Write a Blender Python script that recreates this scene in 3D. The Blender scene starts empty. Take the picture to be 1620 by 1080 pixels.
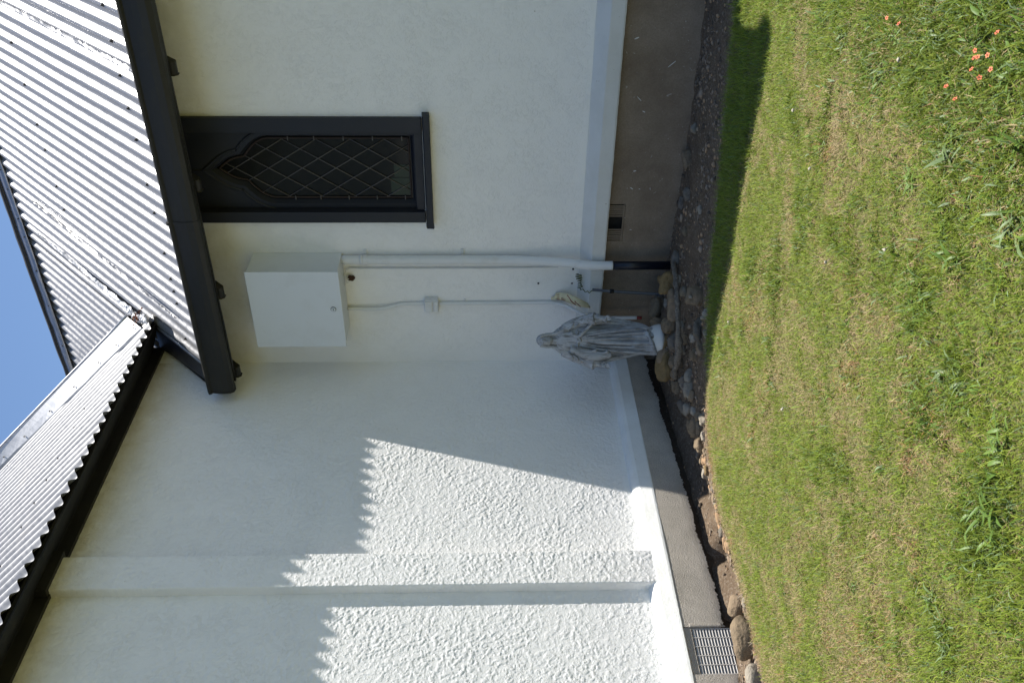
import bpy, bmesh, math, random
import numpy as np
from mathutils import Vector, Matrix, noise
from mathutils.geometry import tessellate_polygon
random.seed(7); rng = np.random.default_rng(11)
S = bpy.context.scene
COL = S.collection

# ------------------------------------------------------------------ camera
cam_d = bpy.data.cameras.new("camera"); cam = bpy.data.objects.new("camera", cam_d); COL.objects.link(cam)
yaw, pitch, roll = [math.radians(a) for a in (36.65, -1.74, -0.30)]
r0 = Vector((math.cos(yaw), math.sin(yaw), 0)); f0 = Vector((-math.sin(yaw), math.cos(yaw), 0)); u0 = Vector((0, 0, 1))
F = f0*math.cos(pitch)+u0*math.sin(pitch); U = u0*math.cos(pitch)-f0*math.sin(pitch)
Rt = r0*math.cos(roll)+U*math.sin(roll); Up = U*math.cos(roll)-r0*math.sin(roll)
# the photograph was taken upright and shows lying on its side: the camera is rolled by 90 degrees
cam.matrix_world = Matrix(((-Up.x, Rt.x, -F.x, 4.052), (-Up.y, Rt.y, -F.y, -5.208), (-Up.z, Rt.z, -F.z, 1.2), (0, 0, 0, 1)))
cam_d.sensor_fit = 'HORIZONTAL'; cam_d.sensor_width = 36; cam_d.lens = 1438/1620*36
cam_d.clip_start = 0.05; cam_d.clip_end = 2000
S.camera = cam
# ------------------------------------------------------------------ light
SUN = Vector((1.0, 1.44, 4.6)).normalized()
world = bpy.data.worlds.new("World"); S.world = world; world.use_nodes = True
wn = world.node_tree; wn.nodes.clear()
wo = wn.nodes.new('ShaderNodeOutputWorld'); wb = wn.nodes.new('ShaderNodeBackground'); sky = wn.nodes.new('ShaderNodeTexSky')
sky.sky_type = 'NISHITA'; sky.sun_disc = False
sky.sun_elevation = math.asin(SUN.z); sky.sun_rotation = math.atan2(SUN.x, SUN.y)
sky.air_density = 1.0; sky.dust_density = 0.2; sky.ozone_density = 4.0
wb.inputs[1].default_value = 0.085
wn.links.new(sky.outputs[0], wb.inputs[0]); wn.links.new(wb.outputs[0], wo.inputs[0])
sl = bpy.data.lights.new("sun", 'SUN'); sl.energy = 5.0; sl.angle = math.radians(0.5); sl.color = (1.0, 0.955, 0.88)
so = bpy.data.objects.new("sun", sl); COL.objects.link(so); so.rotation_euler = SUN.to_track_quat('Z', 'Y').to_euler(); so.location = SUN*30
S.view_settings.view_transform = 'Standard'; S.view_settings.look = 'None'; S.view_settings.exposure = 0.88; S.view_settings.gamma = 1
S.cycles.max_bounces = 8

# ------------------------------------------------------------------ materials
class NT:
    def __init__(s, name):
        s.m = bpy.data.materials.new(name); s.m.use_nodes = True; s.t = s.m.node_tree; s.t.nodes.clear()
        s.out = s.n('ShaderNodeOutputMaterial'); s.b = s.n('ShaderNodeBsdfPrincipled'); s.l(s.b.outputs[0], s.out.inputs[0])
        s.tc = s.n('ShaderNodeTexCoord')
    def n(s, k, **kw):
        x = s.t.nodes.new(k)
        for a, b in kw.items(): setattr(x, a, b)
        return x
    def l(s, a, b): s.t.links.new(a, b)
    def noise(s, sc, det=4, rough=.55, dist=0, vec=None):
        x = s.n('ShaderNodeTexNoise'); x.inputs['Scale'].default_value = sc; x.inputs['Detail'].default_value = det
        x.inputs['Roughness'].default_value = rough; x.inputs['Distortion'].default_value = dist
        s.l(vec if vec else s.tc.outputs['Object'], x.inputs['Vector']); return x.outputs[0]
    def ramp(s, v, stops):
        x = s.n('ShaderNodeValToRGB'); cr = x.color_ramp
        while len(cr.elements) < len(stops): cr.elements.new(.5)
        for e, (p, c) in zip(cr.elements, stops):
            e.position = p; e.color = (c, c, c, 1) if isinstance(c, (int, float)) else (*c, 1)
        s.l(v, x.inputs[0]); return x.outputs[0]
    def mix(s, f, a, b, mode='MIX'):
        x = s.n('ShaderNodeMix', data_type='RGBA', blend_type=mode)
        for sock, v in ((x.inputs[0], f), (x.inputs[6], a), (x.inputs[7], b)):
            if isinstance(v, (int, float)): sock.default_value = v
            elif isinstance(v, tuple): sock.default_value = (*v, 1)
            else: s.l(v, sock)
        return x.outputs[2]
    def math(s, op, a, b=0):
        x = s.n('ShaderNodeMath', operation=op)
        for i, v in enumerate((a, b)):
            if isinstance(v, (int, float)): x.inputs[i].default_value = v
            else: s.l(v, x.inputs[i])
        return x.outputs[0]
    def bump(s, h, dist, st=1, prev=None):
        x = s.n('ShaderNodeBump'); x.inputs['Distance'].default_value = dist; x.inputs['Strength'].default_value = st
        s.l(h, x.inputs['Height'])
        if prev: s.l(prev, x.inputs['Normal'])
        return x.outputs[0]
    def set(s, col=None, rough=None, metal=None, normal=None, spec=None):
        for k, v in (('Base Color', col), ('Roughness', rough), ('Metallic', metal), ('Normal', normal), ('Specular IOR Level', spec)):
            if v is None: continue
            if isinstance(v, (int, float)): s.b.inputs[k].default_value = v
            elif isinstance(v, tuple): s.b.inputs[k].default_value = (*v, 1)
            else: s.l(v, s.b.inputs[k])
        return s.m

def m_stucco(name='roughcast_white_plaster', bd=.0014):
    t = NT(name)
    n1 = t.noise(30, 6, .72, .12); n2 = t.noise(85, 4, .65, .2); n3 = t.noise(6, 4, .6); n4 = t.noise(260, 2)
    h1 = t.ramp(n1, [(.49, 0), (.58, 1)]); h2 = t.ramp(n2, [(.50, 0), (.64, 1)])
    amt = t.ramp(n3, [(.36, .45), (.58, 1)])
    h = t.math('ADD', t.math('MULTIPLY', t.math('ADD', t.math('MULTIPLY', h1, .85), t.math('MULTIPLY', h2, .45)), amt), t.math('MULTIPLY', n4, .12))
    bn = t.bump(h, bd, 1)
    dirt = t.ramp(t.noise(2.4, 7, .75), [(.5, 0), (.8, .25)])
    c = t.mix(dirt, (.84, .832, .822), (.76, .748, .71))
    speck = t.ramp(t.noise(38, 2), [(.76, 0), (.79, .5)])
    c = t.mix(speck, c, (.25, .2, .13))
    # patchy yellowish brown tint, stronger towards the top edge of the walls
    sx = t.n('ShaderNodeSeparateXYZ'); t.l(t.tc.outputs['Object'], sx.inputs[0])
    top = t.n('ShaderNodeAttribute', attribute_name='top_tint')
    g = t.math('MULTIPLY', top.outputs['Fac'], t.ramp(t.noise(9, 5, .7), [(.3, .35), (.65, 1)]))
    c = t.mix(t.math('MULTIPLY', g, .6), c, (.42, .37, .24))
    return t.set(c, .75, 0, bn, .3)
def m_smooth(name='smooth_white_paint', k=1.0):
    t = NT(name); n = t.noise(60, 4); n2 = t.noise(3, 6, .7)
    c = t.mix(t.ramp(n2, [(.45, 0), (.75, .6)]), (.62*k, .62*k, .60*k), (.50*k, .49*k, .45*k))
    c = t.mix(t.ramp(t.noise(45, 2), [(.74, 0), (.78, .7)]), c, (.2, .14, .08))
    return t.set(c, .6, 0, t.bump(n, .002, .8), .35)
def m_conc(name, a, b, dist, sc=90, rag=None):
    t = NT(name); n = t.noise(sc, 6, .7); n2 = t.noise(3.5, 6, .65)
    c = t.mix(t.ramp(n2, [(.3, 0), (.7, 1)]), a, b)
    c = t.mix(t.ramp(n, [(.3, .35), (.6, 0)]), c, tuple(x*.45 for x in a))
    c = t.mix(t.ramp(t.noise(24, 2, .4, 3), [(.72, 0), (.76, .5)]), c, (.5, .5, .48))
    return t.set(c, .9, 0, t.bump(n, dist, 1), .2)
def m_paint(name, c, rough=.45, bump=.0006, dirt=(.12, .11, .09), amt=.35):
    t = NT(name); n = t.noise(7, 6, .7)
    cc = t.mix(t.ramp(n, [(.5, 0), (.8, amt)]), c, dirt)
    return t.set(cc, t.ramp(n, [(.3, rough), (.8, min(1, rough+.25))]), 0, t.bump(t.noise(30, 4), bump, .6), .4)
def m_plain(name, c, rough=.5, metal=0, spec=.4):
    t = NT(name); n = t.noise(40, 4); cc = t.mix(t.ramp(n, [(.35, .25), (.65, 0)]), c, tuple(x*.6 for x in c))
    return t.set(cc, rough, metal, None, spec)
def m_iron(name='galvanised_iron', base=.62, r0=.3, metal=.9):
    t = NT(name); mp = t.n('ShaderNodeMapping'); mp.inputs['Scale'].default_value = (9, 1.2, 1.2); t.l(t.tc.outputs['Object'], mp.inputs[0])
    n = t.noise(6, 5, .6, 0, mp.outputs[0]); n2 = t.noise(2.2, 6, .7); n3 = t.noise(30, 3)
    c = t.mix(t.ramp(n, [(.35, 0), (.7, 1)]), (base, base*1.0, base*1.03), (base*.72, base*.73, base*.77))
    c = t.mix(t.ramp(n2, [(.6, 0), (.8, .5)]), c, (.36, .33, .3))
    return t.set(c, t.ramp(n3, [(.3, r0), (.75, r0+.14)]), metal, t.bump(t.noise(14, 4), .0025, .6), .5)
def m_rock_(name):
    t = NT(name); n = t.noise(45, 6, .7, 1); c = t.mix(t.ramp(n, [(.35, 0), (.65, 1)]), (.09, .075, .06), (.24, .205, .165)); return t.set(c, .95, 0, t.bump(n, .008, 1), .15)
M = dict(
 stucco=m_stucco(), stuccoA=m_stucco('finer_white_plaster', .0015), smooth=m_smooth(), smooth_sunlit=m_smooth('sunlit_white_ledge_paint', 1.26),  # sunlit ledge gets a lighter copy of the white paint, light put into colour
 plA=m_conc('brown_concrete_plinth', (.185, .14, .10), (.28, .225, .17), .0015, 120),
 plB=m_conc('grey_render_plinth', (.42, .38, .325), (.66, .60, .52), .014, 150),
 found=m_conc('buried_footing', (.05, .038, .028), (.09, .068, .05), .02, 40),
 dark=m_paint('charcoal_gutter_paint', (.0155, .015, .0135), .45, .0008, (.04, .037, .03), .5),
 black=m_paint('black_eaves_paint', (.005, .005, .005), .7),
 navy=m_paint('dark_slate_window_paint', (.013, .015, .022), .42, .0006, (.035, .034, .032), .4),
 navy2=m_paint('inky_blue_flashing_paint', (.018, .02, .035), .35),
 iron=m_iron('galvanised_iron', .27, .25, .30), ironB=m_iron('galvanised_iron_side', .27, .36, .28), cap=m_iron('ridge_cap_iron', .42, .38), tin=m_iron('bright_flashing_tin', .62, .45, .12),
 cabinet=m_paint('cabinet_enamel', (.66, .69, .72), .4, .0002, (.5, .5, .47), .3),
 pvc=m_paint('white_pvc', (.66, .67, .68), .4, .0003, (.45, .43, .38), .5),
 blackpipe=m_plain('black_pipe_plastic', (.006, .008, .016), .35),
 red=m_plain('red_plastic', (.20, .03, .025), .5), screw=m_plain('dark_screw_washer', (.03, .03, .03), .5),
 lead=m_plain('lead_came', (.11, .10, .095), .5), rust=m_plain('rusty_copper_border', (.035, .022, .018), .7),
 green=m_plain('dull_green_patch', (.004, .020, .009), .3), wood=m_rock_('weathered_bark'),
 tag=m_plain('cream_tape', (.64, .58, .38), .5), wire=m_plain('green_coated_wire', (.09, .11, .02), .5),
 nest=m_plain('brown_mud_nest', (.06, .03, .02), .9), rod=m_plain('dull_steel_rod', (.10, .105, .115), .5, .3),
 ochre=m_plain('ochre_lichen', (.45, .22, .03), .9), leaf=m_plain('dead_leaf', (.16, .06, .03), .9),
)
def m_glass():
    t = NT('dark_leaded_glass'); return t.set((.008, .009, .009), .12, 0, t.bump(t.noise(9, 3), .003, .5), .22)
M['glass'] = m_glass()
def m_statue():
    t = NT('weathered_cast_concrete'); n = t.noise(14, 6, .7); n2 = t.noise(60, 4)
    mp = t.n('ShaderNodeMapping'); mp.inputs['Scale'].default_value = (60, 60, 8); t.l(t.tc.outputs['Object'], mp.inputs[0]); n3 = t.noise(1, 5, .7, 0, mp.outputs[0])
    c = t.mix(t.ramp(n, [(.35, 0), (.7, 1)]), (.40, .42, .455), (.27, .275, .28))
    c = t.mix(t.ramp(n3, [(.48, 0), (.66, .85)]), c, (.10, .09, .07))
    return t.set(c, .85, 0, t.bump(n2, .002, .7), .25)
M['statue'] = m_statue()
def m_rock(name, a, b):
    t = NT(name); n = t.noise(16, 6, .7); n2 = t.noise(90, 4)
    oi = t.n('ShaderNodeObjectInfo')
    c = t.mix(t.ramp(n, [(.3, 0), (.7, 1)]), a, b); c = t.mix(t.math('MULTIPLY', oi.outputs['Random'], .45), c, (.09, .075, .05))
    return t.set(c, .88, 0, t.bump(t.noise(22, 5), .012, 1, t.bump(n2, .004, 1)), .2)
M['rock'] = m_rock('river_stone', (.27, .20, .13), (.16, .12, .08)); M['rockmoss'] = m_rock('mossy_brown_stone', (.26, .17, .075), (.15, .11, .05))
M['rockpale'] = m_rock('pale_stone', (.36, .32, .26), (.24, .21, .17)); M['rocktan'] = m_rock('orange_tan_stone', (.40, .25, .14), (.3, .2, .12))
M['rockgrey'] = m_rock('cold_grey_stone', (.20, .175, .145), (.13, .112, .095))
def m_attr(name, rough=.6, trans=.25, spec=.25):
    t = NT(name); a = t.n('ShaderNodeAttribute', attribute_name='Col')
    t.set(a.outputs['Color'], rough, 0, None, spec)
    if trans:
        tr = t.n('ShaderNodeBsdfTranslucent'); t.l(a.outputs['Color'], tr.inputs[0]); mx = t.n('ShaderNodeMixShader'); mx.inputs[0].default_value = trans
        t.l(t.b.outputs[0], mx.inputs[1]); t.l(tr.outputs[0], mx.inputs[2]); t.l(mx.outputs[0], t.out.inputs[0])
    return t.m
M['blade'] = m_attr('grass_blades'); M['pebble'] = m_attr('pebble_mix', .9, 0)
def m_soil():
    t = NT('gritty_soil'); n = t.noise(70, 8, .75); n2 = t.noise(9, 6, .7); n3 = t.noise(220, 3)
    c = t.mix(t.ramp(n2, [(.35, 0), (.65, 1)]), (.12, .084, .055), (.185, .135, .092)); c = t.mix(t.ramp(n, [(.5, 0), (.68, .7)]), c, (.34, .29, .23))
    return t.set(c, .95, 0, t.bump(n3, .004, 1, t.bump(n, .012, 1)), .15)
M['soil'] = m_soil()
def m_turf():
    t = NT('thatch_under_grass'); n = t.noise(90, 8, .75); n2 = t.noise(3, 5, .7)
    c = t.mix(t.ramp(n2, [(.35, 0), (.65, 1)]), (.10, .12, .03), (.18, .155, .07)); c = t.mix(t.ramp(n, [(.45, 0), (.7, .8)]), c, (.24, .21, .11))
    return t.set(c, .95, 0, t.bump(n, .012, 1), .1)
M['turf'] = m_turf()

# ------------------------------------------------------------------ helpers
def link(name, me, mat, parent=None, smooth=False, loc=None):
    o = bpy.data.objects.new(name, me); COL.objects.link(o)
    if mat is not None:
        for m in (mat if isinstance(mat, (list, tuple)) else [mat]): me.materials.append(m)
    if smooth: me.polygons.foreach_set('use_smooth', [True]*len(me.polygons))
    if parent: o.parent = parent
    if loc: o.location = loc
    return o
def mk(name, vs, fs, mat, parent=None, smooth=False, loc=None, bevel=0):
    me = bpy.data.meshes.new(name); me.from_pydata([tuple(v) for v in vs], [], fs)
    if bevel or True:
        bm = bmesh.new(); bm.from_mesh(me)
        if bevel:
            bmesh.ops.remove_doubles(bm, verts=bm.verts, dist=1e-5)
            bmesh.ops.bevel(bm, geom=[e for e in bm.edges if len(e.link_faces) == 2 and e.calc_face_angle(0) > .5], offset=bevel, segments=2, affect='EDGES', profile=.5)
        bmesh.ops.recalc_face_normals(bm, faces=bm.faces); bm.to_mesh(me); bm.free()
    me.update(); return link(name, me, mat, parent, smooth, loc)
def np_mesh(name, V, Fq, mat, parent=None, smooth=False, col=None, loc=None):
    """V (n,3), Fq list of (m,k) int arrays"""
    me = bpy.data.meshes.new(name); me.vertices.add(len(V)); me.vertices.foreach_set('co', V.astype(np.float32).ravel())
    if not isinstance(Fq, list): Fq = [Fq]
    idx = np.concatenate([f.ravel() for f in Fq]).astype(np.int32); tot = np.concatenate([np.full(len(f), f.shape[1]) for f in Fq]).astype(np.int32)
    st = np.concatenate([[0], np.cumsum(tot)[:-1]]).astype(np.int32)
    me.loops.add(len(idx)); me.loops.foreach_set('vertex_index', idx); me.polygons.add(len(tot)); me.polygons.foreach_set('loop_start', st); me.polygons.foreach_set('loop_total', tot)
    if col is not None:
        a = me.color_attributes.new('Col', 'FLOAT_COLOR', 'POINT'); c4 = np.ones((len(V), 4), np.float32); c4[:, :3] = col; a.data.foreach_set('color', c4.ravel())
    me.update(calc_edges=True); me.validate(); return link(name, me, mat, parent, smooth, loc)
def grid_faces(nu, nv):
    i = np.arange(nu-1)[:, None]; j = np.arange(nv-1)[None, :]; a = (i*nv+j).ravel()
    return np.stack([a, a+nv, a+nv+1, a+1], 1)
BF = [(0, 1, 2, 3), (7, 6, 5, 4), (0, 4, 5, 1), (1, 5, 6, 2), (2, 6, 7, 3), (3, 7, 4, 0)]
def box(x0, x1, y0, y1, z0, z1): return [(x0, y0, z0), (x1, y0, z0), (x1, y1, z0), (x0, y1, z0), (x0, y0, z1), (x1, y0, z1), (x1, y1, z1), (x0, y1, z1)]
def mkbox(name, b, mat, parent=None, bevel=.004, loc=None): return mk(name, box(*b), BF, mat, parent, False, loc, bevel)
def join(parts):
    vs = []; fs = []
    for v, f in parts:
        k = len(vs); vs += [tuple(p) for p in v]; fs += [tuple(i+k for i in q) for q in f]
    return vs, fs
def tube(path, rad, n=10, caps=True, flat=1.0):
    P = [Vector(p) for p in path]; R = rad if isinstance(rad, (list, tuple)) else [rad]*len(P); vs = []; fs = []
    ref = None
    for i, p in enumerate(P):
        t = (P[min(i+1, len(P)-1)]-P[max(i-1, 0)]).normalized()
        if ref is None: ref = t.orthogonal().normalized()
        a = (ref-t*ref.dot(t)).normalized(); ref = a; b = t.cross(a)
        for k in range(n):
            th = 2*math.pi*k/n; vs.append(p+(a*math.cos(th)+b*math.sin(th)*flat)*R[i])
    for i in range(len(P)-1):
        for k in range(n): fs.append((i*n+k, i*n+(k+1) % n, (i+1)*n+(k+1) % n, (i+1)*n+k))
    if caps: fs.append(tuple(range(n))); fs.append(tuple((len(P)-1)*n+k for k in range(n)))
    return vs, fs
def spline(pts, n=8):
    P = [Vector(p) for p in pts]; out = []
    for i in range(len(P)-1):
        p0 = P[max(i-1, 0)]; p1 = P[i]; p2 = P[i+1]; p3 = P[min(i+2, len(P)-1)]
        for k in range(n):
            t = k/n; out.append(.5*((2*p1)+(p2-p0)*t+(2*p0-5*p1+4*p2-p3)*t*t+(3*p1-p0-3*p2+p3)*t**3))
    out.append(P[-1]); return out
def prism_x(prof, x0, x1, nseg=1):   # closed profile of (y, z) swept along x
    n = len(prof); vs = []; fs = []
    for s in range(nseg+1):
        x = x0+(x1-x0)*s/nseg; vs += [(x, y, z) for y, z in prof]
    for s in range(nseg):
        for k in range(n): fs.append((s*n+k, s*n+(k+1) % n, (s+1)*n+(k+1) % n, (s+1)*n+k))
    fs.append(tuple(range(n))); fs.append(tuple(nseg*n+k for k in range(n))); return vs, fs
def prism_y(prof, y0, y1, nseg=1):
    v, f = prism_x(prof, y0, y1, nseg); return [(p[1], p[0], p[2]) for p in v], f
def empty(name, loc, label, cat, group=None):
    o = bpy.data.objects.new(name, None); COL.objects.link(o); o.location = loc; o.empty_display_size = .1; tag(o, label, cat, group); return o
def tag(o, label, cat, group=None, kind=None):
    if label: o['label'] = label
    if cat: o['category'] = cat
    if group: o['group'] = group
    if kind: o['kind'] = kind
    return o
def vnoise(x, y, sc, seed=0):       # smooth value noise in numpy
    x = x*sc+seed*17.3; y = y*sc+seed*9.1; xi = np.floor(x).astype(int); yi = np.floor(y).astype(int); fx = x-xi; fy = y-yi
    fx = fx*fx*(3-2*fx); fy = fy*fy*(3-2*fy)
    def h(a, b):
        v = np.sin(a*127.1+b*311.7+seed*74.7)*43758.5453; return v-np.floor(v)
    return (h(xi, yi)*(1-fx)+h(xi+1, yi)*fx)*(1-fy)+(h(xi, yi+1)*(1-fx)+h(xi+1, yi+1)*fx)*fy
def fbm(x, y, sc, seed=0, o=3): return sum(vnoise(x, y, sc*2**k, seed+k)*.5**k for k in range(o))/sum(.5**k for k in range(o))

# ------------------------------------------------------------------ ground
EDGE = np.array([(.50, -9.0), (.50, -2.95), (.525, -2.7), (.55, -2.36), (.54, -1.93), (.65, -1.6), (.86, -1.40), (1.07, -1.31), (1.40, -1.15), (1.9, -1.03), (2.22, -.95), (2.5, -.84), (2.8, -.77), (4.2, -.75), (9.0, -.75)])
def dense(P, step=.02):
    out = [P[0]]
    for a, b in zip(P[:-1], P[1:]):
        n = max(1, int(np.hypot(*(b-a))/(step if max(abs(a)) < 5 and max(abs(b)) < 5 else .15)))
        for k in range(1, n+1): out.append(a+(b-a)*k/n)
    return np.array(out)
ED = dense(EDGE); ED = np.stack([np.convolve(np.pad(ED[:, i], 6, mode='edge'), np.ones(13)/13, 'valid') for i in (0, 1)], 1)
tn = np.gradient(ED, axis=0); tn /= np.hypot(tn[:, 0], tn[:, 1])[:, None]; NRM = np.stack([tn[:, 1], -tn[:, 0]], 1)  # towards the lawn
wob = (fbm(ED[:, 0]+ED[:, 1]*1.7, ED[:, 1]*.3, 9, 3)-.5)*.05
ED = ED+NRM*wob[:, None]
def edist(x, y):            # signed distance, positive on the lawn
    P = np.stack([x, y], 1); d = np.full(len(P), 1e9); s = np.zeros(len(P))
    for k in range(0, len(ED), 3):
        v = P-ED[k]; dd = np.hypot(v[:, 0], v[:, 1]); w = dd < d; d[w] = dd[w]; s[w] = (v[w]@NRM[k])
    return np.where(s >= 0, d, -d)
def soil_z(x, y):
    z = -.035+.022*(fbm(x, y, 6, 5)-.5)+.012*(fbm(x, y, 30, 8)-.5)
    z += .07*np.exp(-(((x-.58)/.28)**2+((y+.42)/.30)**2))        # small mound under the statue
    z -= .12*np.exp(-((x-.20)/.13)**2)*np.clip((-y-.35)/1.0, 0, 1)*np.clip((2.75+y)/.35, 0, 1)   # washed-out trench by the plinth
    for (hy_, ry, xr) in ((-2.335, .115, .215), (-1.87, .085, .19)):    # scoured holes beside the plinth
        dd_ = np.sqrt(((x-.24)/(xr+.03*(fbm(x, y, 9, 71)-.5)))**2+((y-hy_)/ry)**2); z -= .20/(1+np.exp(-np.clip((1-dd_)/.07, -30, 30)))
    z -= .035*np.exp(-((y+.10)/.09)**2)*np.clip((x-1.0)/.5, 0, 1)
    return z
# far ground
gx = mk('ground', [(-300, -300, -.30), (300, -300, -.30), (300, 300, -.30), (-300, 300, -.30)], [(0, 1, 2, 3)], M['turf']); tag(gx, None, None, kind='structure')
xs = np.arange(-.1, 4.4, .014); ys = np.arange(-4.6, .12, .014); X, Y = np.meshgrid(xs, ys, indexing='ij')
Zs = soil_z(X.ravel(), Y.ravel()); dd = edist(X.ravel(), Y.ravel()); Zs = np.where(dd > 0, np.minimum(Zs, -.06), Zs+np.clip(1+dd/.12, 0, 1)*.025)
soil = np_mesh('soil', np.stack([X.ravel(), Y.ravel(), Zs], 1), grid_faces(len(xs), len(ys)), M['soil'], smooth=True); tag(soil, None, None, kind='structure')
def lawn_z(x, y): return -.012+.016*(fbm(x, y, 2.2, 21)-.5)+.010*(fbm(x, y, 14, 4)-.5)
rows = np.array([-.015, 0, .01, .03]+[.05*1.09**k for k in range(0, 78)])
LX = (ED[:, None, 0]+NRM[:, None, 0]*rows[None]); LY = (ED[:, None, 1]+NRM[:, None, 1]*rows[None])
# away from the edge sheet the rows fan out; limit crossing at the concave bend by blending to a grid direction
far = np.array([.62, -.785]); w = np.clip(rows/1.2, 0, 1)[None, :, None]
Dv = NRM[:, None, :]*(1-w)+far*w; Dv /= np.linalg.norm(Dv, axis=2, keepdims=True); L = ED[:, None, :]+Dv*rows[None, :, None]
LZ = lawn_z(L[..., 0].ravel(), L[..., 1].ravel()).reshape(L.shape[:2]); LZ[:, 0] = -.09; LZ[:, 1] -= .012
lawn = np_mesh('lawn', np.concatenate([L.reshape(-1, 2), LZ.reshape(-1, 1)], 1), grid_faces(len(ED), len(rows)), M['turf'], smooth=True); tag(lawn, None, None, kind='structure')

DRYP = [(2.857, -2.299, .07, .5), (2.78, -2.36, .07, .6), (2.87, -2.83, .08, .4), (2.33, -2.44, .08, .4), (3.25, -3.30, .05, .4), (2.70, -3.49, .08, .4), (2.18, -2.83, .09, .4), (2.24, -3.35, .09, .5), (2.12, -3.72, .08, .4), (1.80, -3.2, .10, .4), (2.35, -2.05, .08, .35), (1.66, -2.27, .10, .3), (2.76, -3.0, .06, .4)]
# grass blades -------------------------------------------------------------
CAMP = np.array([4.052, -5.208, 1.2])
def inview(x, y, z, mg):
    q = np.stack([x, y, z], 1)-CAMP; zz = q@np.array(F); a = q@np.array(Rt)/zz*1438; b = q@np.array(Up)/zz*1438
    return (zz > .4) & (abs(a) < 540+mg) & (b > -810-mg), zz
def blades(name, x, y, z, length, width, lean, az, col, droop, mat, spread=None):
    n = len(x); ux = np.cos(az); uy = np.sin(az); sx = -uy; sy = ux
    V = np.zeros((n, 5, 3)); h1 = length*.5; c1 = np.sin(lean); s1 = np.cos(lean); l2 = np.clip(lean+droop, 0, 1.75); c2 = np.sin(l2); s2 = np.cos(l2)
    bx = np.stack([x, y, z], 1); side = np.stack([sx, sy, np.zeros(n)], 1)*width[:, None]/2
    V[:, 0] = bx-side; V[:, 1] = bx+side
    mid = bx+np.stack([ux*c1, uy*c1, s1], 1)*h1[:, None]; V[:, 2] = mid+side*.85; V[:, 3] = mid-side*.85
    V[:, 4] = mid+np.stack([ux*c2, uy*c2, s2], 1)*(length-h1)[:, None]
    b = np.arange(n)[:, None]*5; q = b+np.array([[0, 1, 2, 3]]); t = b+np.array([[3, 2, 4]])
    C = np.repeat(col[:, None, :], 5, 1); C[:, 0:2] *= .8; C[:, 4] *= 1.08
    return np_mesh(name, V.reshape(-1, 3), [q, t], mat, col=C.reshape(-1, 3))
def sample(n, x0, x1, y0, y1): return rng.uniform(x0, x1, n), rng.uniform(y0, y1, n)
gxs, gys = sample(900000, .3, 4.2, -4.9, -.5)
dl = edist(gxs, gys); iv, dz = inview(gxs, gys, np.zeros_like(gxs), 160)
dens = np.clip(3.0/dz, .45, 1.0)
keep = (dl > -.012) & iv & (rng.random(len(gxs)) < dens); gxs = gxs[keep]; gys = gys[keep]; dl = dl[keep]; n_in = len(gxs)
mx_, my_ = sample(560000, .3, 6.4, -6.8, -.5); k2 = inview(mx_, my_, mx_*0, 1000)[0] & ~inview(mx_, my_, mx_*0, 160)[0]; mx_ = mx_[k2]; my_ = my_[k2]; d2 = edist(mx_, my_); k2 = d2 > -.012
gxs = np.concatenate([gxs, mx_[k2]]); gys = np.concatenate([gys, my_[k2]]); dl = np.concatenate([dl, d2[k2]]); n = len(gxs)
wx = gxs*.8+gys*.6+.35*fbm(gxs, gys, 3.1, 90, 2); wy = -gxs*.6+gys*.8+.35*fbm(gxs, gys, 2.7, 93, 2)
pdry = .55*fbm(wx, wy, 3.3, 31, 3)+.45*fbm(wx, wy, 17, 37, 3); plush = .6*fbm(wx, wy, 5.2, 47, 3)+.4*fbm(wx, wy, 21, 49, 2); pr = fbm(wx, wy, 8, 63, 3)
dry = np.clip((pdry-.51)*5.0+.50, 0.12, .88)
edge_ = (dl < .05+.05*fbm(gxs, gys, 8, 55)) & (gxs < 1.35); dry = np.where(edge_, 1.15, dry); dry = np.where((dl < .13) & (gxs < 1.15), np.maximum(dry, .75), dry)
lush = np.clip((plush-.56)*6, 0, 1)*(gxs > 1.2)+np.clip((gxs-2.9)*1.6, 0, .6)
for (cx_, cy_, r_) in ((3.3, -3.05, .16), (3.06, -3.06, .10), (2.65, -3.13, .10), (2.42, -3.32, .09), (2.58, -3.41, .10), (2.45, -3.73, .12), (2.33, -3.73, .10), (2.0, -3.79, .07), (3.2, -3.34, .14), (3.05, -2.45, .10), (2.03, -2.05, .12), (1.85, -1.75, .12), (2.85, -3.25, .08), (2.5, -2.7, .08), (1.9, -3.05, .06), (3.25, -2.75, .12)):
    lush = lush+1.1*np.exp(-((gxs-cx_)**2+(gys-cy_)**2)/r_**2)
for (cx_, cy_, rx_, am) in DRYP: dry = dry+am*np.exp(-((gxs-cx_)**2+(gys-cy_)**2)/rx_**2)
shade = (gys > -1.35) & (gxs > .9)
dry = np.where(shade, dry*.25, dry)*(1-.45*np.clip(lush, 0, 1))
isd = rng.random(n) < np.clip(dry, 0, 1.15)*.82
cg = np.array([.172, .234, .034])[None]*rng.uniform(.55, 1.25, (n, 1)); cg += rng.random((n, 1))*np.array([[.10, .075, .006]]); cg *= (1-.22*np.clip(lush, 0, 1.2))[:, None]*np.array([1, 1.08, .9])
cs = np.array([.36, .28, .145])[None]*rng.uniform(.55, 1.3, (n, 1)); red = rng.random(n) < np.clip((pr-.5)*1.6, .04, .4); cs[red] = cs[red]*np.array([.85, .55, .45])
colr = np.where(isd[:, None], cs, cg); blu = rng.random(n) < .10; colr[blu & ~isd] = np.array([.13, .19, .085])*rng.uniform(.8, 1.3)
ln = rng.gamma(6, .0036, n)*(1+.55*np.clip(lush, 0, 1))*np.where(isd, .95, 1.0); ln = np.clip(ln, .010, .075)
ln = np.where(shade, ln*1.3, ln)
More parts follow.
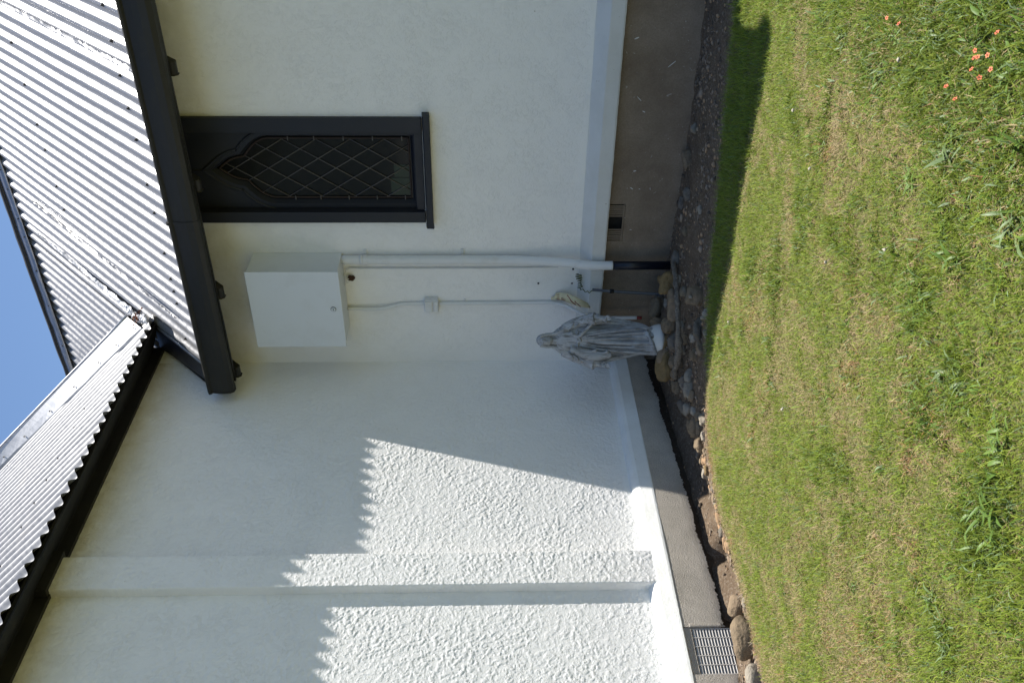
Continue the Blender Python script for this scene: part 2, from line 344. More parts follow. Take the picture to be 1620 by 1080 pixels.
wd = rng.uniform(.0010, .0026, n)*(1+.5*np.clip(lush, 0, 1)); wd[n_in:] *= 1.7; lean = np.where(isd, rng.uniform(.8, 1.5, n), rng.uniform(.15, 1.25, n))
gz = lawn_z(gxs, gys)-.002
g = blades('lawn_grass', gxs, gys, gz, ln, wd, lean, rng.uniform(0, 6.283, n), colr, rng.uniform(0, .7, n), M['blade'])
tag(g, 'short mown grass mixed with straw coloured dead blades across the lawn', 'grass', kind='stuff')
lx, ly = sample(60000, .9, 4.0, -4.6, -1.2); dq = edist(lx, ly); wx = lx*.8+ly*.6+.35*fbm(lx, ly, 3.1, 90, 2); wy = -lx*.6+ly*.8+.35*fbm(lx, ly, 2.7, 93, 2)
lq = np.clip((.6*fbm(wx, wy, 5.2, 47, 3)+.4*fbm(wx, wy, 21, 49, 2)-.56)*6, 0, 1)*.5+np.clip((lx-2.8)*1.2, 0, .45)
for (cx_, cy_, r_) in ((3.3, -3.05, .16), (3.06, -3.06, .10), (2.65, -3.13, .10), (2.42, -3.32, .09), (2.58, -3.41, .10), (2.45, -3.73, .12), (2.33, -3.73, .10), (2.0, -3.79, .07), (3.2, -3.34, .14), (3.05, -2.45, .10), (2.03, -2.05, .10), (1.85, -1.75, .10), (3.25, -2.75, .12)): lq = lq+.9*np.exp(-((lx-cx_)**2+(ly-cy_)**2)/r_**2)
kk = (dq > .08) & inview(lx, ly, lx*0, 60)[0] & (rng.random(len(lx)) < lq*.55); lx = lx[kk]; ly = ly[kk]; n = len(lx)
cl = np.array([.095, .165, .024])[None]*rng.uniform(.6, 1.45, (n, 1)); pl_ = rng.random(n) < .18; cl[pl_] = np.array([.20, .27, .14])*rng.uniform(.8, 1.1)
gl = blades('broad_leaves', lx, ly, lawn_z(lx, ly)+.004, rng.uniform(.014, .045, n), rng.uniform(.0035, .0075, n), rng.uniform(.4, 1.3, n), rng.uniform(0, 6.28, n), cl, rng.uniform(.1, .9, n), M['blade'])
tag(gl, 'broad plantain and clover leaves thickening the greener parts of the lawn', 'clover', kind='stuff')
# rank grass and moss along the shaded verge, fallen dry stalks
hx, hy = sample(30000, .9, 3.9, -1.3, -.55); d2 = edist(hx, hy); k = (d2 > -.14+.10*fbm(hx, hy, 7, 9)) & (d2 < .01) & (hx > 1.25) & (fbm(hx, hy, 9, 14) > .42); hx = hx[k]; hy = hy[k]; n = len(hx)
cm = np.array([.075, .105, .02])[None]*rng.uniform(.5, 1.3, (n, 1)); br = rng.random(n) < .4; cm[br] = np.array([.14, .10, .05])
g2 = blades('verge_moss', hx, hy, soil_z(hx, hy), rng.uniform(.01, .028, n), rng.uniform(.001, .003, n), rng.uniform(.2, 1.4, n), rng.uniform(0, 6.28, n), cm, rng.uniform(0, .6, n), M['blade'])
tag(g2, 'low moss and sparse grass creeping over the dark soil verge', 'moss', kind='stuff')
hx, hy = sample(1100, .6, 4.1, -4.8, -.7); d2 = edist(hx, hy); k = (d2 > 0) & inview(hx, hy, hx*0, 100)[0]; hx = hx[k]; hy = hy[k]; n = len(hx)
cm = np.array([.34, .29, .14])[None]*rng.uniform(.6, 1.25, (n, 1)); gr = rng.random(n) < .4; cm[gr] = np.array([.17, .24, .05])
g3 = blades('long_stalks', hx, hy, lawn_z(hx, hy)+.004, rng.uniform(.03, .075, n), rng.uniform(.0010, .0020, n), rng.uniform(.9, 1.45, n), rng.uniform(0, 6.28, n), cm, rng.uniform(0, .25, n), M['blade'])
tag(g3, 'scattered longer pale stalks lying over the mown grass', 'grass stalks', kind='stuff')

# pebbles and litter on the soil ------------------------------------------------
ico = bmesh.new(); bmesh.ops.create_icosphere(ico, subdivisions=1, radius=1); iv_ = np.array([v.co[:] for v in ico.verts]); if_ = np.array([[v.index for v in f.verts] for f in ico.faces]); ico.free()
px, py = sample(26000, .02, 3.9, -4.2, .0); d2 = edist(px, py); pn = fbm(px, py, 5, 77)
k = (d2 < .015) & (rng.random(len(px)) < np.clip((pn-.35)*3.5+(py < -1.2)*.5, .1, 1)) & ~((px < .33) & (py > -2.4) & (rng.random(len(px)) < .5))
px = px[k]; py = py[k]; d2 = d2[k]; n = len(px); sz = rng.gamma(1.6, .0026, n)+.0014; sz = np.clip(sz, .002, .022)
sc = np.stack([sz*rng.uniform(.8, 1.7, n), sz*rng.uniform(.7, 1.2, n), sz*rng.uniform(.4, .8, n)], 1); an = rng.uniform(0, 6.28, n)
V = iv_[None]*sc[:, None, :]*rng.uniform(.75, 1.2, (n, len(iv_), 1)); ca = np.cos(an)[:, None]; sa = np.sin(an)[:, None]
V = np.stack([V[..., 0]*ca-V[..., 1]*sa, V[..., 0]*sa+V[..., 1]*ca, V[..., 2]], 2)
zz = soil_z(px, py)+np.clip(1+d2/.12, 0, 1)*.025; V += np.stack([px, py, zz+sz*.25], 1)[:, None, :]
pc = np.array([.22, .17, .125])[None]*rng.uniform(.35, 1.5, (n, 1)); wa = rng.random(n) < .2; pc[wa] = np.array([.30, .20, .12])*rng.uniform(.6, 1.3)
pb = np_mesh('gravel', V.reshape(-1, 3), (if_[None]+np.arange(n)[:, None, None]*len(iv_)).reshape(-1, 3), M['pebble'], col=np.repeat(pc, len(iv_), 0))
tag(pb, 'fine gravel and crumbs of earth over the soil bed along the walls', 'gravel', kind='stuff')
hx, hy = sample(9000, .05, 3.9, -3.4, -.05); d2 = edist(hx, hy); k = (d2 < .03); hx = hx[k]; hy = hy[k]; n = len(hx)
cm = np.array([.20, .165, .125])[None]*rng.uniform(.4, 1.5, (n, 1))
g4 = blades('litter', hx, hy, soil_z(hx, hy)+.006+np.clip(1+d2[k]/.12, 0, 1)*.025, rng.uniform(.01, .05, n), rng.uniform(.001, .0035, n), rng.uniform(1.2, 1.55, n), rng.uniform(0, 6.28, n), cm, rng.uniform(0, .2, n), M['pebble'])
tag(g4, 'dry twigs and grass clippings littering the soil bed', 'litter', kind='stuff')

# ------------------------------------------------------------------ the church
ch = empty('church', (0, 0, 0), 'white roughcast church with charcoal gutters and corrugated iron roofs', 'church')
def relief(a, b, amp=.0018):
    """trowelled roughcast: ragged plateaus of dashed mortar, height in metres"""
    h = np.zeros_like(a); w = 0; c_, s_ = 1.0, 0.0; wa = a+.012*(fbm(a, b, 40, 301, 2)-.5)*2; wb = b+.012*(fbm(b, a, 43, 305, 2)-.5)*2
    for k in range(5):
        th = .7+k*1.1; x = wa*math.cos(th)-wb*math.sin(th)+k*3.3; y = wa*math.sin(th)+wb*math.cos(th)+k*1.7
        h += vnoise(x, y, 66*1.75**k, 200+k)*.62**k; w += .62**k
    h /= w; p = .6*fbm(wa*.8+wb*.6, wb*.8-wa*.6, 5, 250, 3)+.4*fbm(a, b, 14, 260, 2)
    thr = .54-.16*(p-.5); t = np.clip((h-thr+.03)/.07, 0, 1); t = t*t*(3-2*t)
    return amp*t*(.55+.45*np.clip((p-.35)*3, 0, 1))+amp*.5*(h-.5)+.0015*(fbm(a, b, 3, 270, 2)-.5)
def wall_grid(name, o, du, dv, nu, nv, mat, topz, gr=.16):
    o = np.array(o, float); du = np.array(du, float); dv = np.array(dv, float)
    u = np.linspace(0, 1, nu); v = np.linspace(0, 1, nv); P = o+u[:, None, None]*du+v[None, :, None]*dv; P = P.reshape(-1, 3)
    ob = np_mesh(name, P, grid_faces(nu, nv), mat, ch); a = ob.data.attributes.new('top_tint', 'FLOAT', 'POINT')
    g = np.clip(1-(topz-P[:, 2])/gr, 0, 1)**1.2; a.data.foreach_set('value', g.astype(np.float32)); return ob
XE = 3.42   # right-hand end of wall A
wall_grid('wall', (0, 0, .55), (XE, 0, 0), (0, 0, 2.75), 30, 80, M['stucco'], 3.06, .30)['label'] = 'shaded white wall carrying the window and cabinet'
wall_grid('wall', (XE, 0, -.2), (0, 3.5, 0), (0, 0, 3.5), 5, 60, M['stucco'], 3.06, .3)
yy = np.concatenate([np.arange(0, -1.812, -.0042), [-1.815], [-2.048], np.arange(-2.052, -3.6, -.0042), np.linspace(-3.605, -7, 200)]); zz_ = np.concatenate([np.arange(.28, 2.45, .0042), np.arange(2.455, 3.74, .0065)])
YY, ZZ = np.meshgrid(yy, zz_, indexing='ij'); YY = YY.ravel(); ZZ = ZZ.ravel(); XX = relief(YY, ZZ)*np.clip(-YY/.02, 0, 1)
wb_ = np_mesh('wall', np.stack([XX, YY, ZZ], 1), grid_faces(len(yy), len(zz_)), M['stucco'], ch, True); wb_['label'] = 'long white wall half in sun with a flat pilaster'
at = wb_.data.attributes.new('top_tint', 'FLOAT', 'POINT'); at.data.foreach_set('value', (np.clip(1-(3.53-ZZ)/.34, 0, 1)**1.2).astype(np.float32))
# wall above roof level beside the valley is hidden; close the volumes
mk('wall', [(-.001, .0, 3.0), (-.001, .45, 3.0), (-.001, .45, 3.6), (-.001, .0, 3.6)], [(0, 1, 2, 3)], M['stucco'], ch)
mk('wall', [(0, -7, -.2), (-7, -7, -.2), (-7, -7, 3.6), (0, -7, 3.6)], [(0, 1, 2, 3)], M['stucco'], ch)
mk('wall', [(-7, -7, -.2), (-7, 3.5, -.2), (-7, 3.5, 3.6), (-7, -7, 3.6)], [(0, 1, 2, 3)], M['stucco'], ch)
mk('wall', [(-7, 3.5, -.2), (XE, 3.5, -.2), (XE, 3.5, 3.3), (-7, 3.5, 3.3)], [(0, 1, 2, 3)], M['stucco'], ch)
mk('gable', [(XE, 0, 3.3), (XE, 3.5, 3.3), (XE, 1.75, 5.05)], [(0, 1, 2)], M['stucco'], ch)
# pilaster
def pilaster(y0, y1, p=.064, st=.0042):
    ys = np.arange(y0, y1+.001, st); zs = np.arange(.258, 3.66, st if y0 > -3 else .03)
    prof = [(-.01, y0), (p*.5, y0), (p-.006, y0+.0005)]+[(p, y) for y in ys[1:-1]]+[(p-.006, y1-.0005), (p*.5, y1), (-.01, y1)]
    A = np.array(prof); n = len(A); X = np.repeat(A[:, 0], len(zs)); Y = np.repeat(A[:, 1], len(zs)); Z = np.tile(zs, n)
    front = np.repeat(np.array([1. if abs(q[0]-p) < .001 else .25 for q in prof]), len(zs)); r_ = relief(Y+5, Z+3, .0019)
    X = X+r_*front; Y = np.where(front < 1, Y+np.where(Y < (y0+y1)/2, -1, 1)*(relief(X*1+9, Z, .0018)-.0008), Y)
    o = np_mesh('pilaster', np.stack([X, Y, Z], 1), grid_faces(n, len(zs)), M['stucco'], ch, True); a = o.data.attributes.new('top_tint', 'FLOAT', 'POINT')
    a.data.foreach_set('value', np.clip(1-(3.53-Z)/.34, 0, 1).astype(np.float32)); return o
pilaster(-2.045, -1.818); pilaster(-5.05, -4.82)
# ledges: sloping water table above the plinths
def ledge(name, sec, axis, a, b, mat, n=120, lab=None):
    vs = []; m = len(sec)
    for k in range(n+1):
        t = a+(b-a)*k/n
        for i, (o, z) in enumerate(sec):
            j = .0015*noise.noise((t*3, i*5.1, 1)); jz = .0018*noise.noise((t*4, i*3.3, 7))+(.003*noise.noise((t*40, i, 3)) if i >= m-2 else 0)
            vs.append((t, -o-j, z+jz) if axis == 'x' else (o+j, t, z+jz))
    fs = []
    for k in range(n):
        for i in range(m-1): fs.append((k*m+i, (k+1)*m+i, (k+1)*m+i+1, k*m+i+1))
    o = mk(name, vs, fs, mat, ch, False); return o
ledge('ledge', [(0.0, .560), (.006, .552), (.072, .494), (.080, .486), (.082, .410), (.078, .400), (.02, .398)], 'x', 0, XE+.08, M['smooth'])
ledge('ledge', [(0.0, .306), (.028, .298), (.056, .282), (.068, .262), (.081, .196), (.0815, .186), (.0785, .182)], 'y', 0, -7, M['smooth_sunlit'], 300)
def ragged(name, axis, off, a, b, top, botf, mat, n=400, m=8):
    vs = []
    for k in range(n+1):
        t = a+(b-a)*k/n; bt = botf(t)
        for i in range(m+1):
            z = top+(bt-top)*i/m; j = .0015*noise.noise((t*3, z*6, 2))-(.004*(i == m))
            vs.append((t, -off-j, z) if axis == 'x' else (off+j, t, z))
    fs = []
    for k in range(n):
        for i in range(m): fs.append((k*(m+1)+i, (k+1)*(m+1)+i, (k+1)*(m+1)+i+1, k*(m+1)+i+1))
    return mk(name, vs, fs, mat, ch, True)
VB0, VB1 = -2.62, -2.345     # vent opening in the side plinth
def botB(t): return float(np.interp(-t, [0, .2, 1.2, 2.3, 7], [.06, .045, .0, -.04, -.1]))+.018*noise.noise((t*5, 0, 0))+.010*noise.noise((t*22, 3, 0))+.012*noise.noise((t*90, 3, 0))
ragged('plinth', 'y', .0785, 0, VB1, .186, botB, M['plB'])['label'] = 'grey render plinth with a ragged bottom edge'
ragged('plinth', 'y', .0785, VB0, -7, .186, botB, M['plB'])
mkbox('plinth', (.0, .073, VB0, VB1, .142, .186), M['plB'], ch, 0)
mkbox('footing', (-.2, .025, -7, 0, -.35, .10), M['found'], ch, 0)
VA0, VA1 = 1.015, 1.285
def botA(t): return -.2
for (a, b, top, bt) in ((.0, VA0, .402, -.2), (VA1, XE+.02, .402, -.2)): ragged('plinth', 'x', .02, a, b, top, lambda t, bt=bt: bt, M['plA'], 160)['label'] = 'brown stained concrete plinth'
mkbox('plinth', (VA0, VA1, -.019, .05, -.2, .288), M['plA'], ch, 0)
# chipped spots on the ledge and paint splashes on the brown plinth
def chip(p, n, a, b, ang, mat, name):
    n = Vector(n).normalized(); u = n.orthogonal().normalized(); v = n.cross(u); c, s_ = math.cos(ang), math.sin(ang); P = []
    for k in range(9): t = k*math.tau/9; r_ = 1+.3*noise.noise((k, a*99, b*99)); x, y = a*r_*math.cos(t), b*r_*math.sin(t); P.append(Vector(p)+n*.0035+u*(x*c-y*s_)+v*(x*s_+y*c))
    mk(name, P, [tuple(range(9))], mat, ch)
M['chip'] = m_plain('bare_brown_chip', (.07, .055, .045), .9); M['splash'] = m_plain('white_paint_splash', (.6, .6, .58), .7)
for (y, z, a, b, g) in ((-.365, .256, .016, .006, .9), (-.33, .232, .015, .007, .5), (-.42, .234, .020, .004, 1.3), (-.535, .232, .016, .006, .7), (-.59, .262, .006, .005, 0), (-.62, .24, .004, .004, 0)): chip((.074*(.300-z)/.10+.004, y, z), (.82, 0, .57), a, b, g, M['chip'], 'chipped_spot')
for (x, z, a, b, g) in ((1.99, .27, .020, .002, 0), (1.91, .235, .010, .003, .3), (1.52, .253, .010, .0035, 1), (1.40, .262, .012, .003, .2), (1.395, .21, .006, .002, .5), (1.10, .24, .008, .002, .9), (2.2, .10, .03, .0025, 1.5), (2.35, .32, .014, .004, 1.2)): chip((x, -.021, z), (0, -1, 0), a, b, g, M['splash'], 'paint_splash')
# vents


vs = join([(box(.0, .062, VB0, VB1, -.06, .142), BF)])
vg = []
for k in range(13): z = -.055+k*.0157; v_, f_q = box(.056, .070, VB0+.004, VB1-.004, z-.0014, z+.0014), BF; vg.append(([(a, b, c-(a-.056)*.55) for a, b, c in v_], f_q))
for k in range(6): y = VB0+.006+k*(VB1-VB0-.012)/5; vg.append((box(.066, .071, y-.002, y+.002, -.058, .139), BF))
M['bars'] = m_plain('galvanised_bars', (.55, .52, .48), .6)
o = mk('vent_grille', *join(vg), M['bars'], ch); o['label'] = 'louvred iron grille in the sunlit grey plinth'
mkbox('vent_recess', (-.02, .035, VB0-.01, VB1+.01, -.2, .145), M['black'], o, 0)
mkbox('surround', (.03, .082, VB1, VB1+.022, -.02, .150), M['plB'], o, .006)
vg = []
for k in range(9):
    if 3 <= k <= 5: continue
    x = VA0+.02+k*(VA1-VA0-.04)/8; 
    for d in (-.0075, .0075): vg.append((box(x+d-.0045, x+d+.0045, -.024, -.019, .300, .388), BF))
vg += [(box(VA0+.004, VA1-.004, -.024, -.018, .388, .396), BF), (box(VA0+.004, VA1-.004, -.024, -.018, .291, .300), BF)]
o = mk('vent_grille', *join(vg), M['plA'], ch); o['label'] = 'broken slotted vent in the brown plinth with a dark hole'
mkbox('vent_recess', (VA0-.12, VA1+.02, .012, .10, .25, .43), M['black'], o, 0)
ch2 = None

# wall A has a window opening: rebuild it from four sheets
for o in list(ch.children):
    if o.name == 'wall' and o.get('label', '').startswith('shaded'): bpy.data.objects.remove(o)
bm_parts = []
def wall_part(a, b, z0, z1):
    u = np.linspace(a, b, 12); v = np.linspace(z0, z1, 50); P = np.stack(np.meshgrid(u, [0.], v, indexing='ij'), -1).reshape(-1, 3); return P, grid_faces(12, 50)
V = []; Fs = []; off = 0
for a, b, z0, z1 in ((0, 1.17, .55, 3.35), (1.85, XE, .55, 3.35), (1.17, 1.85, .55, 1.58)):
    P, f = wall_part(a, b, z0, z1); V.append(P); Fs.append(f+off); off += len(P)
V = np.concatenate(V); o = np_mesh('wall', V, np.concatenate(Fs), M['stuccoA'], ch); o['label'] = 'shaded white wall carrying the window and cabinet'
at = o.data.attributes.new('top_tint', 'FLOAT', 'POINT'); at.data.foreach_set('value', (np.clip(1-(3.10-V[:, 2])/.34, 0, 1)**1.1).astype(np.float32))

# ---- window
jr = (box(1.768, 1.866, -.028, .07, 1.573, 3.22), BF); jl = (box(1.155, 1.232, -.028, .07, 1.573, 3.22), BF)
def beveled(name, parts, mat, parent, bevel=.004):
    vs, fs = join(parts); return mk(name, vs, fs, mat, parent, False, None, bevel)
win = beveled('window', [jr, jl, (box(1.236, 1.764, -.006, .07, 1.573, 1.628), BF)], M['navy'], ch)
win['label'] = 'dark framed church window with a pointed leaded light'
beveled('sill', [(prism_x([(.05, 1.574), (-.058, 1.566), (-.072, 1.560), (-.074, 1.522), (-.06, 1.520), (.05, 1.53)], 1.138, 1.895))], M['navy'], win, .003)
half = [(.215, 1.652), (.215, 2.1), (.215, 2.53), (.208, 2.565), (.19, 2.60), (.172, 2.625), (.150, 2.648), (.122, 2.672), (.098, 2.690), (.090, 2.700), (.088, 2.720), (.080, 2.752), (.066, 2.785), (.046, 2.815), (.022, 2.845), (0, 2.872)]
CX = 1.4985
def outline(off):
    P = [(CX+x, z) for x, z in half]+[(CX-x, z) for x, z in half[::-1][1:]]
    out = []; n = len(P)
    for i in range(n):
        a = Vector(P[i-1]); b = Vector(P[i]); c = Vector(P[(i+1) % n]); t1 = (b-a).normalized(); t2 = (c-b).normalized()
        nn = Vector((t1.y, -t1.x))+Vector((t2.y, -t2.x)); nn.normalize(); k = 1/max(.6, nn.dot(Vector((t1.y, -t1.x))))
        out.append((b.x+nn.x*off*k, b.y+nn.y*off*k))
    return out
o1 = outline(.018); o0 = outline(0)
outer = [(1.236, 1.628), (1.764, 1.628), (1.764, 3.22), (1.236, 3.22)]
tris = tessellate_polygon([[Vector((x, 0, z)) for x, z in outer], [Vector((x, 0, z)) for x, z in o1]])
vs = [(x, .030, z) for x, z in outer]+[(x, .030, z) for x, z in o1]; fs = [tuple(t) for t in tris]
k = len(vs); n = len(o1); vs += [(x, .062, z) for x, z in o0]
for i in range(n): fs.append((4+i, 4+(i+1) % n, k+(i+1) % n, k+i))
mk('panel', vs, fs, M['navy'], win)
# raised moulding following the head of the light
hd = [(x, z) for x, z in outline(.05) if z > 2.45]
mk('moulding', *tube([(x, .030, z) for x, z in hd], .009, 6), M['navy'], win, True)
mkbox('mullion_joint', (CX-.002, CX+.002, .024, .031, 2.93, 3.2), M['black'], win, 0)
inn = outline(-.012)
brd = mk('came_border', *tube([(x, .060, z) for x, z in inn]+[(inn[0][0], .060, inn[0][1])], .0065, 6, False), M['rust'], win, True)
tk = []
for zz in (1.70, 1.88, 2.06, 2.24, 2.40):
    for s in (-1, 1): mk('came_tie', *(box(CX+s*.203-.014, CX+s*.203+.014, .050, .056, zz, zz+.006), BF), M['lead'], win)
def inside(x, z, P):
    c = False; j = len(P)-1
    for i in range(len(P)):
        if (P[i][1] > z) != (P[j][1] > z) and x < (P[j][0]-P[i][0])*(z-P[i][1])/(P[j][1]-P[i][1])+P[i][0]: c = not c
        j = i
    return c
lat = []
for sgn in (-1, 1):
    for k in range(-9, 12):
        c = 1.652+.055+k*.21; run = []
        for i in range(241):
            x = CX-.22+.44*i/240; z = c+sgn*(x-CX)*1.615
            if inside(x, z, inn): run.append((x, .060, z))
            elif run: break
        if len(run) > 6:
            P = [run[0], run[len(run)//2], run[-1]]; lat.append(tube(P, .0036, 5))
mk('lattice', *join(lat), M['lead'], win, True)
mkbox('glass', (CX-.24, CX+.24, .066, .072, 1.63, 2.9), M['glass'], win, 0)
mk('green_patch', *join([(box(1.31, 1.43, .0635, .0655, 1.665, 1.79), BF), (box(1.435, 1.52, .0635, .0655, 1.665, 1.765), BF)]), M['green'], win)['label'] = 'dull green patch at the foot of the window'  # added green plates for something greenish seen behind the glass

# ---- roofs
PITCH = .0955; AMP = .0118; rt = math.sqrt(.5)
def sheet(name, cols, pt, smax, s0f, mat, rows=16, seed=0, lab=None):
    """cols: positions across; pt(u, s, h) -> xyz"""
    n = len(cols); V = np.zeros((n, rows, 3))
    for i, u in enumerate(cols):
        sh = math.floor(u/(PITCH*8)); j = .010*noise.noise((sh*3.7, seed, 0))+.007*noise.noise((u*9, seed, 5))
        a = s0f(u)+j; 
        for k in range(rows):
            t = k/(rows-1); s = a+(smax-a)*t
            h = AMP*(1.3 if seed == 3 else 1)*math.cos(2*math.pi*u/PITCH)
            d = .0035*noise.noise((u*3.1, s*1.3, seed+3)) + .004*math.exp(-((s-a)/.06)**2)*1.6*noise.noise((u*16, seed, 9))
            if k == 0: h *= 1+.3*noise.noise((u*12, 3, seed))
            V[i, k] = pt(u, s, h+d)
    o = np_mesh(name, V.reshape(-1, 3), grid_faces(n, rows), mat, ch, True)
    if lab: o['label'] = lab
    return o
ptA = lambda u, s, h: (u, -.42+s*rt-h*rt, 3.0+s*rt+h*rt)
ptB = lambda u, s, h: (.35-s*rt+h*rt, u, 3.516+s*rt+h*rt)
step = PITCH/10
rA = sheet('roof', np.arange(.268, XE+.07, step), ptA, 3.0, lambda u: .02, M['iron'], 26, 1, 'galvanised corrugated iron over the window wall')
sheet('roof', np.arange(-5, .268, step), lambda u, s, h: ptA(u, s, h-.014), 3.0, lambda u: max(.62, .62 if u < 0 else .80), M['iron'], 18, 2, 'far strip of galvanised corrugated iron behind the verge')
sheet('roof', np.arange(-7, .24, step), ptB, 5.4, lambda u: max(float(np.interp(-u, [0, 1.3, 1.5, 1.75, 2.6], [0, 0, .010, .027, .037])), (u-.10)/rt), M['ironB'], 24, 3, 'corrugated iron slope over the sunlit side wall')
# lap joint lines and back slopes
mk('roof', [(-5, 1.75, 5.16), (XE+.07, 1.75, 5.16), (XE+.07, 3.95, 2.98), (-5, 3.95, 2.98)], [(0, 1, 2, 3)], M['iron'], ch)
mk('roof', [(-3.468, -7, 7.33), (-3.468, .5, 7.33), (-7.4, .5, 3.42), (-7.4, -7, 3.42)], [(0, 1, 2, 3)], M['ironB'], ch)
mk('gable', [(0, .12, 3.5), (-3.47, .2, 7.25), (-7, .2, 3.6), (-7, .2, 3.0), (0, .12, 3.0)], [(0, 1, 2, 3, 4)], M['stucco'], ch)
# dark boarding under the sheets
def slab(name, pts, nrm, th, mat, bevel=0):
    nv = Vector(nrm).normalized()*th; a = [Vector(p) for p in pts]; b = [p-nv for p in a]; n = len(a)
    return mk(name, a+b, [tuple(range(n)), tuple(range(2*n-1, n-1, -1))]+[(i, n+i, n+(i+1) % n, (i+1) % n) for i in range(n)], mat, ch, False, None, bevel)
slab('roof_deck', [ptA(.02, .06, -.022), ptA(XE+.04, .06, -.022), ptA(XE+.04, 3.0, -.022), ptA(.02, 3.0, -.022)], (0, -1, 1), .02, M['black'])
slab('roof_deck', [ptA(-5, .62, -.04), ptA(.02, .62, -.04), ptA(.02, 3.0, -.04), ptA(-5, 3.0, -.04)], (0, -1, 1), .02, M['black'])
slab('roof_deck', [ptB(-7, .055, -.022), ptB(.30, .055, -.022), ptB(.30, 5.3, -.022), ptB(-7, 5.3, -.022)], (1, 0, 1), .02, M['black'])
slab('valley_tray', [ptA(.095, .08, -.004), ptA(.262, .03, -.004), ptA(.262, .80, -.004), ptA(.03, .80, -.004)], (0, -1, 1), .012, M['navy2'])['label'] = 'inky blue painted tray between the roof sheets and side wall'
mk('verge_roll', *tube([ptA(.262, .03, .012), ptA(.264, .4, .012), ptA(.262, .72, .012)], .010, 8), M['iron'], ch, True)
# ridge cap of roof A
def strip(name, P0, P1, sec, mat, n=60, seed=0, wav=.004, smooth=True):
    """section (list of offsets as vectors) swept from P0 to P1 with a little unevenness"""
    P0 = Vector(P0); P1 = Vector(P1); m = len(sec); vs = []
    for k in range(n+1):
        p = P0.lerp(P1, k/n)
        for i, s in enumerate(sec):
            q = noise.noise_vector((k/n*(P1-P0).length*6, i*2.3, seed))*wav; vs.append(p+Vector(s)+q)
    fs = [(k*m+i, (k+1)*m+i, (k+1)*m+i+1, k*m+i+1) for k in range(n) for i in range(m-1)]
    return mk(name, vs, fs, mat, ch, smooth)
def offA(ds, h): return (0, ds*rt-h*rt, ds*rt+h*rt)
Rg0 = Vector(ptA(-5, 3.0, 0)); Rg1 = Vector(ptA(XE+.1, 3.0, 0))
strip('ridge_cap', Rg0, Rg1, [offA(-.05, .012), offA(-.05, .02), offA(.09, .026)], M['cap'], 90, 4, .006)
strip('ridge_roll', Rg0, Rg1, [offA(.09, .026), offA(.095, .045), offA(.135, .05), offA(.17, .02), offA(.17, -.03)], M['dark'], 90, 5, .006)  # roll coloured charcoal: the shadow on it is put into the colour
# verge capping (roll and wing) of roof B
def offB(ds, h): return Vector((-ds*rt+h*rt, 0, ds*rt+h*rt))
def vc(t):   # t along slope, roll point and wing foot
    roll = Vector((.25, .224, 3.771)).lerp(Vector((-1.143, .347, 5.164)), t); foot = Vector((.282, .046, 3.615)).lerp(Vector((-1.287, .312, 5.180)), t); return roll, foot
vs = []; N = 80
for k in range(N+1):
    t = -.0+2.6*k/N; a, b = vc(t); q = noise.noise_vector((t*5, 1, 2))*.003; q2 = noise.noise_vector((t*14, 5, 2))*.006
    vs += [a, a.lerp(b, .25)+q*.3, a.lerp(b, .6)+q, b+q2, b+q2+Vector((-.012, 0, -.02))]
fs = [(k*5+i, (k+1)*5+i, (k+1)*5+i+1, k*5+i+1) for k in range(N) for i in range(4)]
mk('verge_flashing', vs, fs, M['tin'], ch, False)['label'] = 'bright bent tin flashing with screws along the verge'
mk('verge_roll', *tube([vc(t)[0]+Vector((0, .010, .004)) for t in [i*.2 for i in range(14)]], .0125, 10), M['cap'], ch, True)
mk('bargeboard', [vc(0)[0]+Vector((0, .012, 0)), vc(2.6)[0]+Vector((0, .012, 0)), vc(2.6)[0]+Vector((-.1, .012, -.3)), vc(0)[0]+Vector((-.02, .012, -.2))], [(0, 1, 2, 3)], M['dark'], ch)
# crumpled flashing strips
def crumple(name, pts, wid, mat, n=40, amp=.018, seed=0, m=5):
    P = spline(pts, n//(len(pts)-1)); vs = []; L = len(P)
    for k, p in enumerate(P):
        t = (P[min(k+1, L-1)]-P[max(k-1, 0)]).normalized(); nrm = Vector((0.05, -rt, rt)); side = t.cross(nrm).normalized(); w = wid(k/(L-1))
        for i in range(m):
            f = i/(m-1)-.5; vs.append(p+side*w*f+nrm*(.014+amp*noise.noise((k*.27, i*.9, seed)) + .010*(1-4*f*f))+side*.006*noise.noise((k*.8, i, seed+4)))
    fs = [(k*m+i, (k+1)*m+i, (k+1)*m+i+1, k*m+i+1) for k in range(L-1) for i in range(m-1)]
    return mk(name, vs, fs, mat, ch, False)
crumple('seam_flashing', [ptA(.205, .87, .0), ptA(.215, 1.2, .0), ptA(.235, 1.8, .0), ptA(.262, 2.6, .0)], lambda t: .085*(1-t)**1.3+.006, M['tin'], 90, .022, 3)
crumple('valley_flashing', [(.36, .03, 3.53), (.31, .12, 3.60), (.25, .20, 3.68), (.235, .31, 3.77)], lambda t: .07, M['tin'], 60, .030, 8)
crumple('seam_flashing', [ptA(.52, .35, -.004), ptA(.55, 1.3, -.003), ptA(.60, 2.5, -.004)], lambda t: .018*math.sin(t*3.1)+.003, M['iron'], 80, .006, 12)
crumple('seam_flashing', [ptA(2.27, .05, .0), ptA(2.27, .9, .0), ptA(2.27, 2.0, .0)], lambda t: .03, M['iron'], 60, .003, 15)
rr = random.Random(3)
lf = []
for k in range(26):
    c = Vector((.27+rr.uniform(-.05, .06), .17+rr.uniform(-.06, .07), 3.665+rr.uniform(-.01, .03))); a = Vector([rr.uniform(-1, 1) for _ in range(3)]).normalized()*.014; b = a.orthogonal().normalized()*.008
    q = len(lf)
    lf.append(([c-a, c+b, c+a, c-b], [(0, 1, 2, 3)]))
